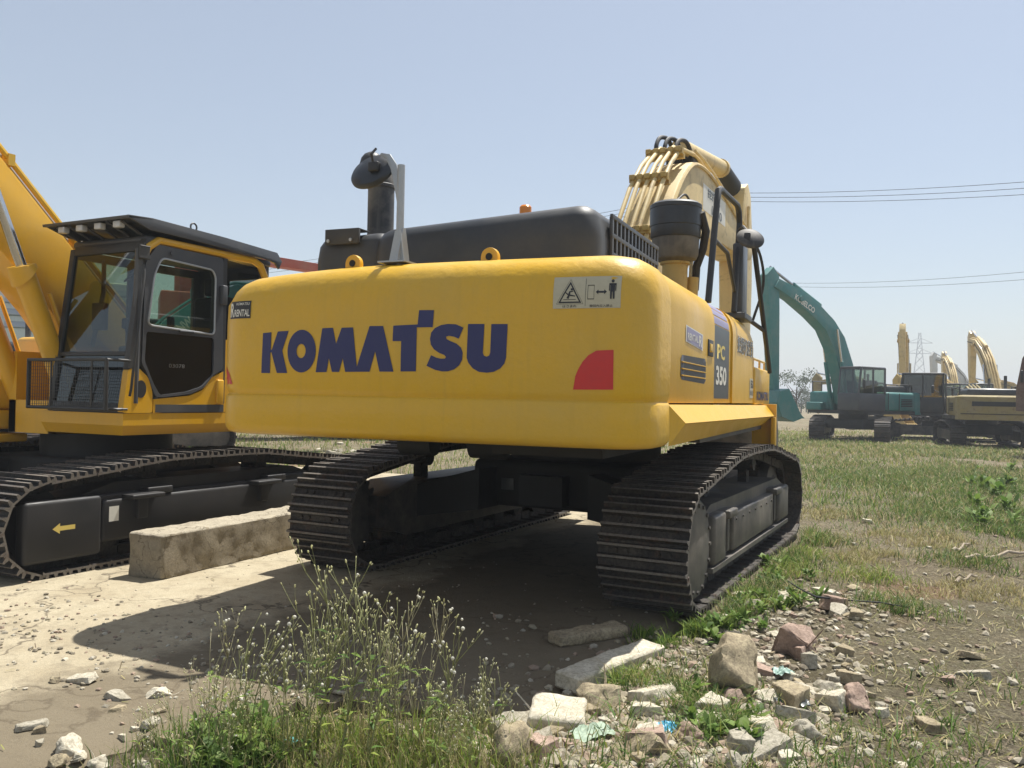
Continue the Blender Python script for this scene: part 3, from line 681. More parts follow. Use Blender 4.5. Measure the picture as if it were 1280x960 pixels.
for sx in (-1, 1):
    for sy in (-1, 1): b.prism([(sx*.4, .4), (sx*.4, .75), (sx*1.1, .58), (sx*1.1, .32)], 'y', sy*.8-.2, sy*.8+.2)
lp(b, 'centre_frame', M['shadowblack']); lp(MB().rev([(.55, .76), (.60, .77), (.60, 1.02), (.55, 1.03)], seg=36), 'swing_ring', M['shadowblack'])
# deck: side and front skirts
b = MB(); b.add([(-1.40,-2.4,1.215),(-1.40,.935,1.215),(-.36,.95,1.215),(-.36,-2.4,1.215),
                 (-1.40,-2.4,1.115),(-1.40,.935,1.115),(-.36,.95,1.115),
                 (-1.34,-2.4,1.03),(-1.34,.89,1.03),(-.36,.90,1.03),(-.36,-2.4,1.03)],
                [(0,1,2,3),(0,4,5,1),(1,5,6,2),(4,7,8,5),(5,8,9,6),(7,10,9,8)])
lp(b, 'cab_deck', M['yel2'], smooth=20)
b = MB(); b.rbox(.42, 1.42, -.6, 1.00, 1.02, 1.20, .03); lp(b, 'right_deck', M['yel2'])
b = MB().rbox(.42, 1.40, .1, .96, 1.205, 1.50, .06); tb = lp(b, 'tool_box', M['yel2'])
for k in range(3): lp(MB().box(.62, .82, .955, .965, 1.30+k*.045, 1.325+k*.045), 'vent_slot', M['rubber'], tb)
lp(MB().rbox(.6, .95, .98, 1.12, 1.10, 1.16, .01), 'step', M['yel'], LE)
lp(MB().rbox(.35, 1.5, .6, 1.35, .90, .98, .02), 'lower_step', M['yel2'], LE)
lp(MB().rbox(.45, 1.42, -1.2, .08, 1.2, 1.95, .06), 'fuel_tank', M['yel2']); lp(MB().rbox(-1.38, 1.42, -2.1, -.80, 1.2, 2.05, .08), 'engine_cover', M['yel2'])
lp(MB().rbox(-1.35, 1.35, -2.65, -2.05, 1.05, 2.05, .12), 'counterweight', M['yel2'])
b = MB().box(-.34, -.24, -.4, .8, 1.0, 1.75); b.box(.24, .34, -.4, .8, 1.0, 1.75); b.box(-.34, .34, .5, .8, 1.0, 1.3); lp(b, 'boom_bracket', M['yel2'])
# ---- cab: local x -1.40 (outside) .. -.42, front sloping
CABM = Matrix.Identity(4)
XO, XI = -1.40, -.42
def yf(z): return .94 - .19*(z-1.2)/1.5      # front plane
FB = M['grey']
cab = lp(MB().box(XO+.02, XI-.02, -.74, .90, 1.20, 1.26), 'cab', FB)
def post(p0, p1, r, mat=FB, name='pillar', seg=8): return lp(MB().tube([p0, p1], r, seg), name, mat, cab)
# front frame (black) around the windscreen
def fz(x, z, o=0): return (x, yf(z)+o, z)
fr = MB()
def quadbar(b, x0, x1, z0, z1, d=.05):
    b.add([(x0, yf(z0)-d, z0), (x1, yf(z0)-d, z0), (x1, yf(z1)-d, z1), (x0, yf(z1)-d, z1), (x0, yf(z0), z0), (x1, yf(z0), z0), (x1, yf(z1), z1), (x0, yf(z1), z1)],
          [(0,1,2,3),(4,7,6,5),(0,4,5,1),(1,5,6,2),(2,6,7,3),(3,7,4,0)])
quadbar(fr, XO, XO+.075, 1.22, 2.70); quadbar(fr, XI-.06, XI, 1.22, 2.66); quadbar(fr, XO+.075, XI-.06, 2.60, 2.68); quadbar(fr, XO+.075, XI-.06, 1.70, 1.735, .03); quadbar(fr, XO+.075, XI-.06, 1.22, 1.30)
lp(fr, 'windscreen_frame', M['black'], cab, bevel=.006)
ws = MB(); ws.add([fz(XO+.07, 1.72, -.02), fz(XI-.05, 1.72, -.02), fz(XI-.05, 2.62, -.02), fz(XO+.07, 2.62, -.02)], [(0,1,2,3)]); lp(ws, 'windscreen', M['shieldglass'], cab)
ws = MB(); ws.add([fz(XO+.07, 1.28, -.02), fz(XI-.05, 1.28, -.02), fz(XI-.05, 1.71, -.02), fz(XO+.07, 1.71, -.02)], [(0,1,2,3)]); lp(ws, 'lower_windscreen', M['darkglass'], cab)
# side: local y of world Y: y = -(Y - LY) ; door on x = XO
def ly(Y): return -(Y-LY)
# outer yellow tube edge over the door
b = MB().tube([(XO+.0, ly(-2.575), 2.54), (XO+.0, ly(-2.53), 2.63), (XO+.01, ly(-2.42), 2.70), (XO+.01, ly(-1.30), 2.70), (XO+.01, ly(-1.20), 2.66), (XO+.01, ly(-1.13), 2.55), (XO+.01, ly(-1.10), 1.30)], .034, 10)
lp(b, 'door_surround', M['yel2'], cab)
# side wall with holes: door panel slab
def slab(name, outer, holes, x0, x1, mat, par):
    bm = bmesh.new()
    for pl in [outer]+holes:
        vs = [bm.verts.new((0, p[0], p[1])) for p in pl]
        for i in range(len(vs)): bm.edges.new((vs[i], vs[(i+1) % len(vs)]))
    bmesh.ops.triangle_fill(bm, edges=bm.edges[:], use_beauty=True, normal=(1,0,0))
    r_ = bmesh.ops.extrude_face_region(bm, geom=bm.faces[:])
    for v in bm.verts: v.co.x = x0
    for v in [g for g in r_['geom'] if isinstance(g, bmesh.types.BMVert)]: v.co.x = x1
    bmesh.ops.recalc_face_normals(bm, faces=bm.faces[:])
    me = bpy.data.meshes.new(name); bm.to_mesh(me); bm.free(); me.shade_smooth(); me.set_sharp_from_angle(angle=R(30))
    return link(name, me, mat, par)
def LYP(pl): return [(ly(a), z) for a, z in pl]
def rnd(pl, r=.05, seg=4):
    out = []; n = len(pl)
    for i in range(n):
        p = Vector(pl[i]); a = (Vector(pl[i-1])-p); c = (Vector(pl[(i+1) % n])-p)
        rr = min(r, a.length*.45, c.length*.45); A = p+a.normalized()*rr; C_ = p+c.normalized()*rr
        for k in range(seg+1):
            t = k/seg; q = A.lerp(p, t).lerp(p.lerp(C_, t), t); out.append((q.x, q.y))
    return out
door_o = rnd(LYP([(-2.52,1.56),(-2.575,1.64),(-2.56,2.50),(-2.44,2.665),(-1.70,2.655),(-1.675,1.62),(-1.79,1.56),(-1.90,1.44),(-2.05,1.385),(-2.36,1.35),(-2.43,1.36),(-2.475,1.46)]), .03)
win = rnd(LYP([(-2.525,1.965),(-2.47,2.40),(-2.40,2.555),(-1.83,2.53),(-1.79,2.47),(-1.79,1.935)]), .05)
low = rnd(LYP([(-2.535,1.91),(-1.79,1.905),(-1.79,1.57),(-1.92,1.455),(-2.09,1.405),(-2.38,1.372),(-2.45,1.47),(-2.50,1.57),(-2.545,1.66)]), .03)
D = slab('door', door_o, [win, low], XO-.012, XO+.03, M['grey'], cab)
def pane(pl, x, mat, name, par):
    b = MB(); b.add([(x, p[0], p[1]) for p in pl], [tuple(range(len(pl)))]); return lp(b, name, mat, par)
pane(win, XO+.008, M['glass'], 'window', D); pane(low, XO+.004, M['blackglass'], 'lower_window', D)
b = MB(); n_ = len(win)
b.tube([(XO-.014, p[0], p[1]) for p in win]+[(XO-.014, win[0][0], win[0][1])], .009, 6, cap=False); lp(b, 'window_seal', M['galv'], D)
bvd = BVHTree.FromPolygons([Vector((XO+.001,-3,0)),Vector((XO+.001,3,0)),Vector((XO+.001,3,3)),Vector((XO+.001,-3,3))], [(0,1,2,3)])
lay('chalk_number', text2d('03078', .032, -.018, .17), M['galv'], D, 'left', bvd, at=(-ly(-2.20), 1.63), off=.003, cell=0)
lp(MB().cyl((XO-.03, ly(-2.30), 2.61), (XO-.01, ly(-2.30), 2.61), .018, seg=12), 'door_knob', M['grey'], D)
lp(MB().rbox(XO-.06, XO-.01, ly(-1.68), ly(-1.74), 2.22, 2.40, .01), 'door_latch', M['grey'], D)
lp(MB().rbox(XO-.035, XO-.01, ly(-2.04), ly(-2.20), 1.925, 1.945, .006), 'door_handle', M['black'], D)
# yellow lower trim, hinge area, quarter window
tr = slab('lower_trim', LYP([(-2.44,1.215),(-2.44,1.335),(-2.05,1.37),(-1.91,1.42),(-1.80,1.54),(-1.66,1.60),(-1.66,1.27),(-1.665,1.27)]), [], XO-.004, XO+.03, M['yel2'], cab)
lp(MB().box(XO-.006, XO+.03, ly(-1.65), ly(-2.42), 1.222, 1.29), 'rubber_strip', M['grey'], cab)
fp = slab('front_corner_panel', rnd(LYP([(-2.745,1.218),(-2.70,1.585),(-2.60,1.60),(-2.50,1.52),(-2.455,1.40),(-2.45,1.218)]), .03), [], XO-.006, XO+.06, M['yel2'], cab)
e_ = [(XO-.009, ly(-2.575)+.055*math.cos(a), 1.42+.075*math.sin(a)) for a in [2*PI*k/24 for k in range(24)]]
lp(MB().add(e_, [tuple(range(24))]), 'oval_grip', M['rubber'], fp)
lp(MB().rbox(XO-.03, XO, ly(-1.67), ly(-1.75), 1.30, 1.52, .01), 'hinge', M['yel2'], cab)
pane(rnd(LYP([(-1.655,2.655),(-1.22,2.63),(-1.19,2.34),(-1.19,1.9),(-1.655,1.9)]), .03), XO+.015, M['darkglass'], 'quarter_window', cab)
lp(MB().box(XO, XO+.04, ly(-1.66), ly(-1.13), 1.22, 1.90), 'rear_side_panel', M['yel2'], cab)
lp(MB().box(XO-.003, XO+.04, ly(-1.69), ly(-1.64), 1.3, 2.66), 'door_pillar', M['black'], cab)
post((XO+.02, ly(-2.62), 1.3), (XO+.02, ly(-2.60), 2.6), .035)
slab('front_pillar', LYP([(-2.705,1.59),(-2.575,2.66),(-2.50,2.665),(-2.575,2.50),(-2.585,1.62),(-2.62,1.60)]), [], XO-.008, XO+.05, M['black'], cab)
# far side, rear wall, roof
b = MB().box(XI-.03, XI, -.70, yf(1.2)-.05, 1.22, 1.75); b.box(XI-.03, XI, -.70, -.62, 1.7, 2.65); b.box(XI-.03, XI, .1, .16, 1.7, 2.65); b.box(XI-.03, XI, -.7, .72, 2.58, 2.66); lp(b, 'far_wall', M['grey'], cab)
b = MB().add([(XI-.012, -.62, 1.75), (XI-.012, .80, 1.75), (XI-.012, .72, 2.6), (XI-.012, -.62, 2.6)], [(0,1,2,3)]); lp(b, 'far_window', M['glass'], cab)
b = MB().box(XO+.03, XI, -.74, -.70, 1.22, 1.85); b.box(XO+.03, XI, -.74, -.70, 2.55, 2.68); b.box(XO+.03, XO+.1, -.74, -.70, 1.8, 2.6); b.box(XI-.1, XI, -.74, -.70, 1.8, 2.6); lp(b, 'rear_wall', M['grey'], cab)
b = MB().rbox(XO+.01, XI, -.76, .74, 2.665, 2.735, .03); lp(b, 'roof', M['grey'], cab)
# guard roof and its lamps
b = MB().add([(XO-.06, -.78, 2.79), (XI+.06, -.78, 2.79), (XI+.06, .74, 2.858), (XO-.06, .74, 2.858), (XO-.06, -.78, 2.765), (XI+.06, -.78, 2.765), (XI+.06, .74, 2.835), (XO-.06, .74, 2.835)], [(0,1,2,3),(4,7,6,5),(0,4,5,1)])
for x in (XO-.06, XI+.02):
    b.prism([(-.79, 2.65), (-.83, 2.73), (-.76, 2.81), (-.06, 2.845), (.74, 2.868), (.98, 2.852), (.97, 2.83), (.76, 2.765), (.50, 2.76), (-.60, 2.725), (-.74, 2.70)], 'x', x, x+.025)
b.add([(XO-.06, .74, 2.864), (XI+.06, .74, 2.864), (XI+.06, .99, 2.848), (XO-.06, .99, 2.848), (XO-.06, .74, 2.85), (XI+.06, .74, 2.85), (XI+.06, .985, 2.825), (XO-.06, .985, 2.825)],
      [(0,1,2,3),(4,7,6,5),(0,3,7,4),(1,5,6,2),(2,6,7,3)])
for x in np.linspace(XO+.08, XI-.08, 6): b.tube([(float(x), .72, 2.73), (float(x), .95, 2.82)], .012, 6)
gd = lp(b, 'guard_roof', M['grey'], cab, bevel=.003)
for x in np.linspace(XO+.12, XI-.15, 4): lp(MB().rbox(float(x)-.042, float(x)+.042, .90, .96, 2.765, 2.82, .01), 'work_lamp', M['lamp'], gd)
lp(MB().rbox(XO+.25, XO+.37, .60, .70, 2.86, 2.93, .012), 'roof_lamp', M['lamp'], gd)
lp(MB().tube([(XO, .25+.035*math.cos(a), 2.885+.035*math.sin(a)) for a in [2*PI*k/12 for k in range(13)]], .008, 6), 'lifting_ring', M['grey'], gd)
# front guard basket
b = MB(); gx0, gx1, gz0, gz1, gy = XO-.0, XI+.02, 1.25, 1.655, 1.10
b.tube([(gx0, gy, gz1), (gx1, gy, gz1), (gx1, gy, gz0), (gx0, gy, gz0), (gx0, gy, gz1)], .014, 8)
b.tube([(gx0, .88, gz1), (gx0, gy, gz1)], .012, 6); b.tube([(gx0, .9, gz0), (gx0, gy, gz0)], .012, 6); b.tube([(gx1, .9, gz1), (gx1, gy, gz1)], .012, 6); b.tube([(gx1, .9, gz0), (gx1, gy, gz0)], .012, 6)
for k in range(1, 34): x = gx0+(gx1-gx0)*k/34; b.tube([(x, gy, gz0), (x, gy, gz1)], .0022, 4)
for k in range(1, 14): z = gz0+(gz1-gz0)*k/14; b.tube([(gx0, gy, z), (gx1, gy, z)], .0022, 4)
b.tube([(gx0+.18, gy, gz0), (gx0+.18, gy, gz1)], .010, 6); b.tube([(gx1-.3, gy, gz0), (gx1-.3, gy, gz1)], .008, 6)
lp(b, 'guard_basket', M['black'], cab)
# interior
b = MB().rbox(-1.15, -.68, -.45, .05, 1.62, 1.76, .05); b.rbox(-1.14, -.69, -.55, -.40, 1.7, 2.35, .05); b.rbox(-1.05, -.78, -.56, -.44, 2.36, 2.55, .04); b.box(-1.1, -.7, -.4, .0, 1.26, 1.62); lp(b, 'seat', M['seat'], cab)
for x in (-1.22, -.62): lp(MB().rbox(x-.07, x+.07, -.2, .35, 1.5, 1.82, .03).tube([(x, .25, 1.8), (x+.02, .3, 2.0)], .016, 8).rbox(x-.0, x+.05, .27, .33, 1.98, 2.08, .015), 'control_lever', M['rubber'], cab)
lp(MB().tube([(XI-.05, .55, 1.8), (XI-.12, .5, 2.3), (XI-.05, .45, 2.6)], .02, 8).rbox(XI-.2, XI-.04, .50, .56, 1.95, 2.2, .01), 'monitor', M['rubber'], cab)
lp(MB().tube([(-1.28, .80, 1.78), (-1.28, .74, 2.0), (-1.28, .70, 2.3), (-1.2, .70, 2.42), (-1.1, .72, 2.35)], .009, 6), 'wiper', M['rubber'], cab)
lp(MB().tube([(XO-.03, ly(-2.70), 1.36), (XO-.045, ly(-2.70), 1.42), (XO-.05, ly(-2.60), 2.40), (XO-.02, ly(-2.59), 2.47)], .011, 8), 'grab_handle', M['black'], cab)
lp(MB().rbox(XO-.05, XO-.02, ly(-2.64), ly(-2.56), 2.52, 2.62, .008), 'mirror_bracket', M['black'], cab)
# boom and its cylinders (local y forward = towards the viewer)
bh = [(-.22, 1.35), (-.22, 1.75), (-.02, 2.10), (.55, 2.66), (1.22, 3.31), (2.2, 4.22), (3.1, 4.98), (3.9, 5.3), (5.2, 5.0), (5.3, 4.75), (4.0, 4.65), (3.2, 4.25), (2.4, 3.6), (1.75, 3.03), (1.15, 2.46), (.80, 2.10), (.5, 1.72), (.25, 1.28)]
LB = lp(MB().prism(bh, 'x', -.24, .24), 'boom', M['yel2'], bevel=.02, smooth=35)
for x, rr in ((-.20, .028), (-.12, .022), (.0, .028), (.12, .028)):
    lp(MB().tube([(x, -.05, 2.18), (x, .52, 2.73), (x, 1.19, 3.38), (x, 2.15, 4.29), (x, 3.05, 5.05)], rr, 8), 'hydraulic_pipe', M['galv'] if rr < .025 else M['yel'], LB)
for y, z in ((.55, 2.76), (1.2, 3.38), (2.0, 4.15)): lp(MB().box(-.24, .2, y-.03, y+.03, z-.05, z+.05), 'pipe_clamp', M['yel'], LB)
for s in (-1, 1):
    lp(MB().tube([(s*.36, .62, 1.15), (s*.36, 1.02, 2.30)], [.095, .095], 18).rev([(.09, 0), (.115, 0), (.115, .05), (.09, .05)], (s*.36, 0, 0)) if False else MB().tube([(s*.36, .60, 1.10), (s*.36, 1.14, 2.38), (s*.36, 1.141, 2.38), (s*.36, 1.17, 2.46)], [.088, .088, .112, .112], 20), 'boom_cylinder', M['yel2'])
    lp(MB().tube([(s*.36, 1.15, 2.42), (s*.36, 1.75, 3.85)], .045, 14), 'cylinder_rod', M['chrome'])
    lp(MB().tube([(s*.36-.02, .56, 1.30), (s*.36-.02, .78, 1.9), (s*.36-.02, .92, 2.25)], .02, 8), 'hydraulic_pipe', M['yel2'])
lp(MB().prism([(5.0, 5.3), (5.6, 5.5), (5.9, 4.6), (5.8, 3.0), (5.3, 2.2), (5.1, 3.2)], 'x', -.17, .17), 'arm', M['yel2'], bevel=.02)
# ------------------------------------------------------------------ machines in the distance
def excavator(name, loc, heading, label, paint_, hood=None, boom=None, swing=0, tw=.6, L=2.2, sc=1.0, cab=True, guard=False, cyl=True, group=None, boomcol=None, arm=None, bucket=None, letters=None, wh=None, tracks=True, cabmat=None):
    """heading: angle of the nose (0 = +Y, ccw). boom: polygon in local (y, z)."""
    E_ = empty(name, loc, heading, label, 'excavator', group); E_.scale = (sc, sc, sc)
    P_ = M[paint_]; bm_ = M[boomcol or paint_]
    if tracks:
        for s in (-1, 1):
            f = MB(); xc = s*1.25
            f.prism([(-L+.5, .22), (-L+.5, .62), (L-.5, .62), (L-.5, .22)], 'x', xc-.2, xc+.24 if s > 0 else xc+.2)
            fr_ = f.build('crawler_track', M['frame'], E_, rz=swing)
            path, _ = belt_path(L, .42, .98, .20); be = MB()
            for k, (q, t) in enumerate(path):
                tv = Vector((t.x, t.y)); nn = Vector((t.y, -t.x))
                if nn.dot(q-Vector((q.x*.6, .42))) < 0: nn = -nn
                pl = [q-tv*.1, q+tv*.095, q+tv*.095-nn*.035, q-tv*.1-nn*.035]
                be.prism([(p.x, p.y) for p in pl], 'x', xc-tw/2, xc+tw/2)
                pl = [q-tv*.04+nn*.03, q+tv*.0+nn*.03, q+tv*.02, q-tv*.06]; be.prism([(p.x, p.y) for p in pl], 'x', xc-tw/2, xc+tw/2)
            be.build('track_belt', M['steel'], fr_)
            for cy in (-L+.42, L-.42): MB().rev([(.02, -.15), (.33, -.12), (.33, .12), (.02, .15)], (xc, cy, .42), 'x', 20).build('track_wheel', M['frame'], fr_)
        b = MB().rbox(-1.0, 1.0, -.8, .8, .45, .85, .05); b.rev([(.6, .84), (.6, 1.12)]); b.build('centre_frame', M['black'], E_)
    MB().box(-1.35, 1.35, -2.6, 1.3, 1.08, 1.22).build('revolving_frame', M['black'], E_)
    b = MB().add(*rounded(-1.42, 1.42, -3.1, -2.35, 1.08, 2.05, 2.05, .3, .15)); b.build('counterweight', P_, E_, smooth=50)
    b = MB().rbox(.42, 1.40, -2.34, 1.15, 1.22, 2.02, .10); b.rbox(-1.40, -.5, -2.34, -.3, 1.22, 2.02, .10); b.build('body', P_, E_)
    MB().rbox(-1.0, 1.0, -2.6, -.9, 1.95, 2.32, .12).build('engine_hood', M[hood or 'hood'], E_)
    # body detail: vents, door gaps, handrails, steps, decals
    for s in (-1, 1):
        b = MB()
        for k in range(5): b.box(s*1.425-.01, s*1.425+.01, -2.1+k*.0, -1.3, 1.42+k*.07, 1.455+k*.07)
        for yy in (-1.15, -.35): b.box(s*1.425-.008, s*1.425+.008, yy, yy+.025, 1.26, 1.98)
        b.build('side_vent', M['rubber'], E_)
    b = MB(); b.box(-1.3, 1.3, -3.115, -3.10, 1.30, 1.33); b.box(-.9, .9, -3.112, -3.10, 1.62, 1.80)
    b.build('rear_grille', M['rubber'], E_)
    b = MB(); b.tube([(1.3, -.2, 2.0), (1.3, -.2, 2.45), (1.3, 1.05, 2.45), (1.3, 1.05, 2.0)], .025, 6); b.tube([(1.3, .4, 2.0), (1.3, .4, 2.45)], .02, 5); b.build('handrail', M['black'], E_)
    b = MB(); b.tube([(-1.2, -2.2, 2.02), (-1.2, -2.2, 2.35), (-1.2, -.5, 2.35), (-1.2, -.5, 2.02)], .025, 6); b.build('handrail', M['black'], E_)
    b = MB().rbox(.55, 1.3, 1.15, 1.5, 1.22, 1.55, .05); b.build('step_box', P_, E_)
    b = MB().tube([(-1.45, 1.5, 2.2), (-1.62, 1.75, 2.3)], .02, 5).rbox(-1.72, -1.60, 1.72, 1.80, 2.15, 2.5, .03); b.build('mirror', M['black'], E_)
    MB().cyl((.5, -1.8, 2.2), (.5, -1.8, 2.85), .06, seg=12).build('exhaust_stack', M['dusty_black'], E_)
    if cab:
        c = MB().rbox(-1.42, -.42, -.15, 1.75, 1.22, 1.95, .05).build('cab', M[cabmat or 'grey'], E_)
        b = MB(); b.rbox(-1.42, -.42, -.15, 1.6, 2.95, 3.05, .04)
        for x in (-1.40, -.46):
            for y, y2 in ((-.12, -.12), (.72, .72), (1.71, 1.55)): b.tube([(x+.015, y, 1.9), (x+.015, y2, 3.0)], .045, 6)
        b.build('cab_frame', M[cabmat or 'grey'], c)
        MB().add([(-1.40, -.1, 1.93), (-1.40, 1.7, 1.93), (-1.40, 1.56, 2.96), (-1.40, -.1, 2.96)], [(0,1,2,3)]).build('side_window', M['darkglass' if cabmat == 'black' else 'glass'], c)
        MB().add([(-.44, -.1, 1.93), (-.44, 1.7, 1.93), (-.44, 1.56, 2.96), (-.44, -.1, 2.96)], [(0,1,2,3)]).build('side_window', M['darkglass' if cabmat == 'black' else 'glass'], c)
        MB().add([(-1.38, 1.72, 1.9), (-.46, 1.72, 1.9), (-.46, 1.58, 2.96), (-1.38, 1.58, 2.96)], [(0,1,2,3)]).build('windscreen', M['glass'], c)
        MB().add([(-1.38, -.13, 1.9), (-.46, -.13, 1.9), (-.46, -.13, 2.96), (-1.38, -.13, 2.96)], [(0,1,2,3)]).build('rear_window', M['glass'], c)
        MB().rbox(-1.2, -.65, .1, .3, 1.5, 2.5, .05).build('seat', M['seat'], c)
        if guard:
            b = MB(); b.tube([(-1.45, -.2, 3.15), (-.38, -.2, 3.15), (-.38, 1.9, 3.15), (-1.45, 1.9, 3.15), (-1.45, -.2, 3.15)], .03, 6)
            for k in range(9): x = -1.45+1.07*k/8; b.tube([(x, 1.9, 3.12), (x, 1.9, 3.35)], .02, 5); b.tube([(x, -.2, 3.15), (x, 1.9, 3.15)], .015, 5)
            b.tube([(-1.45, 1.9, 3.35), (-.38, 1.9, 3.35)], .03, 6); b.build('roof_guard', M['black'], c)
    bo = None
    if boom:
        bo = MB().prism(boom, 'x', -.27, .27).build('boom', bm_, E_, bevel=.02)
        n = len(boom)//2
        for s in (-1, 1):
            for q in (boom[2], boom[n-2]): MB().cyl((s*.22, q[0]+.12, q[1]-.30), (s*.36, q[0]+.12, q[1]-.30), .12, seg=12).build('pivot_boss', M['dustyel' if paint_ != 'teal' else 'teal'], bo)
            if not letters: MB().tube([(s*.30, p[0]+.10, p[1]-.22) for p in boom[1:n]], .022, 5).build('hydraulic_hose', M['rubber'], bo)
        for x in (-.15, .0, .15):
            MB().tube([(x, p[0]-.02, p[1]+.06) for p in boom[1:n]], .03, 6).build('hydraulic_pipe', bm_, bo)
        if cyl:
            m_ = boom[n//2]
            for s in (-1, 1):
                a = Vector((s*.38, .95, 1.25)); c2 = Vector((s*.38, m_[0]+.0, m_[1]-.35)); mid = a.lerp(c2, .6)
                MB().tube([a, mid], .09, 12).build('boom_cylinder', bm_, E_); MB().tube([mid, c2], .05, 10).build('cylinder_rod', M['chrome'], E_)
        if letters:
            t_, at_, w_, h_, an_ = letters; tx = text2d(t_, h_, .03, w_)
            rot_ = lambda vs, a: [(v[0]*math.cos(a)-v[1]*math.sin(a), v[0]*math.sin(a)+v[1]*math.cos(a)) for v in vs]
            lay('boom_lettering', (rot_(tx[0], -an_), tx[1]), M['decalwhite'], bo, 'left', bvh_of(bo), at=at_, off=.01, cell=0)
            lay('boom_lettering', (rot_(tx[0], an_), tx[1]), M['decalwhite'], bo, 'right', bvh_of(bo), at=(-at_[0], at_[1]), off=.01, cell=0)
    if arm:
        MB().prism(arm, 'x', -.18, .18).build('arm', bm_, E_, bevel=.02)
        if cyl and bo:
            n = len(boom)//2; p0 = boom[n-3]; p1 = arm[1]
            a = Vector((0, p0[0]-.15, p0[1]+.10)); c2 = Vector((0, p1[0], p1[1])); mid = a.lerp(c2, .55)
            MB().tube([a, mid], .12, 12).build('arm_cylinder', bm_, bo); MB().tube([mid, c2], .06, 10).build('cylinder_rod', M['chrome'], bo)
    if bucket:
        y, z = bucket
        bk_ = MB()
        pl = [(y-.1, z+.15), (y+.45, z+.05), (y+.6, z-.4), (y+.3, z-.95), (y-.4, z-1.15), (y-.95, z-1.0), (y-.9, z-.85), (y-.35, z-.95), (y+.1, z-.75), (y+.3, z-.35), (y+.1, z-.1)]
        bk_.prism(pl, 'x', -.6, .6); bk_.prism(pl[:6], 'x', -.62, -.58); bk_.prism(pl[:6], 'x', .58, .62)
        for k in range(5): x = -.52+.26*k; bk_.prism([(y-.95, z-1.0), (y-.9, z-.85), (y-1.15, z-1.02)], 'x', x-.05, x+.05)
        bk_.build('bucket', bm_, E_)
    return E_
CAMP = Vector((3.10, -7.54, 1.423)); YAW = .478
RV = Vector((math.cos(YAW), math.sin(YAW), 0)); FV = Vector((-math.sin(YAW), math.cos(YAW), 0))
def at(px, depth):   # ground position of a bearing and a distance in front of the viewer's standpoint
    return Vector((CAMP.x, CAMP.y, 0)) + FV*depth + RV*((px-640)/1070*depth)
def face(deg, px=640):   # 0 = away from the viewer, 90 = to the viewer's left, 180 = towards, -90 = right
    return YAW + R(deg) - math.atan((px-640)/1070)
# teal machine with raised boom
bo = [(.1, 1.4), (-.05, 1.95), (.45, 3.2), (1.05, 4.3), (1.75, 4.95), (2.6, 5.45), (3.9, 6.0), (5.35, 6.35), (5.6, 6.05), (4.4, 5.62), (3.2, 5.05), (2.35, 4.55), (1.75, 3.75), (1.25, 2.6), (.95, 1.5), (.5, 1.3)]
ar = [(5.25, 6.5), (5.6, 6.85), (6.0, 6.5), (5.85, 5.4), (5.5, 2.0), (5.3, 1.75), (5.15, 2.0), (5.2, 5.2)]
excavator('excavator', at(1067, 34), face(146, 1067), 'teal excavator with arched boom raised to the left, beyond the grass', 'teal', boom=bo, arm=ar, bucket=(5.2, 1.9), swing=R(-146+176), guard=False, sc=.92, letters=('KOBELCO', (-3.75, 5.52), 1.35, .24, R(22)), L=2.3)
# machine with a dark cab to its right
bl = [(.1, 1.5), (.0, 1.9), (.6, 2.35), (1.6, 2.5), (2.6, 2.4), (4.0, 2.0), (4.3, 1.7), (4.2, 1.5), (2.8, 1.8), (1.6, 1.8), (.9, 1.4)]
excavator('excavator', at(1180, 35), face(84, 1180), 'weathered olive excavator with big dark cab and low boom, right of the teal one', 'olive', boom=bl, arm=[(4.1, 1.7), (4.4, 1.9), (4.6, 1.2), (4.5, .4), (4.3, .4), (4.1, 1.2)], sc=.88, swing=R(12), boomcol='dustyel', cabmat='black', cyl=False, L=2.5)
up = [(.1, 1.5), (.0, 2.0), (.9, 3.6), (1.6, 4.6), (2.4, 5.3), (3.4, 5.9), (4.6, 6.1), (4.7, 5.8), (3.6, 5.45), (2.8, 4.8), (2.2, 4.1), (1.6, 3.0), (.9, 1.8), (.5, 1.4)]
dn = [(4.5, 6.4), (4.8, 6.6), (5.05, 6.2), (4.9, 4.0), (4.7, 3.2), (4.5, 3.3), (4.4, 5.0)]
pk = dict(boom=up, arm=dn)
lo = [(.1, 1.5), (.0, 1.9), (.6, 2.7), (1.5, 3.3), (2.4, 3.5), (4.2, 3.2), (4.4, 2.9), (2.6, 3.0), (1.8, 2.8), (1.0, 2.0), (.7, 1.4)]
la = [(4.2, 3.4), (4.5, 3.7), (4.8, 3.3), (4.6, 1.3), (4.4, .9), (4.2, 1.3)]
excavator('excavator', at(1131, 52), face(178, 1131), 'pale yellow excavator with raised boom seen head-on above the dark cab', 'cream', guard=True, sc=.90, **pk)
excavator('excavator', at(1198, 54), face(14, 1198), 'cream excavator far off, its upright boom and arm seen end-on as a narrow post', 'cream', boom=up, arm=dn, sc=.76)
excavator('excavator', at(1212, 41), face(64, 1212), 'orange-yellow excavator with lowered boom between the dark cab and the black hood', 'dustyel', boom=lo, arm=la, sc=.80, bucket=(4.5, 1.4), letters=None)
excavator('excavator', at(1228, 31), face(10, 1228), 'dusty yellow excavator with black hood seen from behind near the right edge', 'olive', boom=[(.1,1.4),(0,1.8),(.8,2.2),(2.2,2.5),(4.4,2.2),(4.5,1.9),(2.2,2.1),(1.1,1.5)], sc=.86, L=2.4, cab=False, cyl=False)
excavator('excavator', at(1250, 42), face(20, 1250), 'cream excavator behind the black-hooded one with its boom raised and bent right', 'cream', sc=.82, boom=up, arm=dn)
excavator('excavator', at(1222, 66), face(130, 1222), 'grey-white excavator far off behind the yellow ones with folded boom', 'white', sc=.82, **pk)
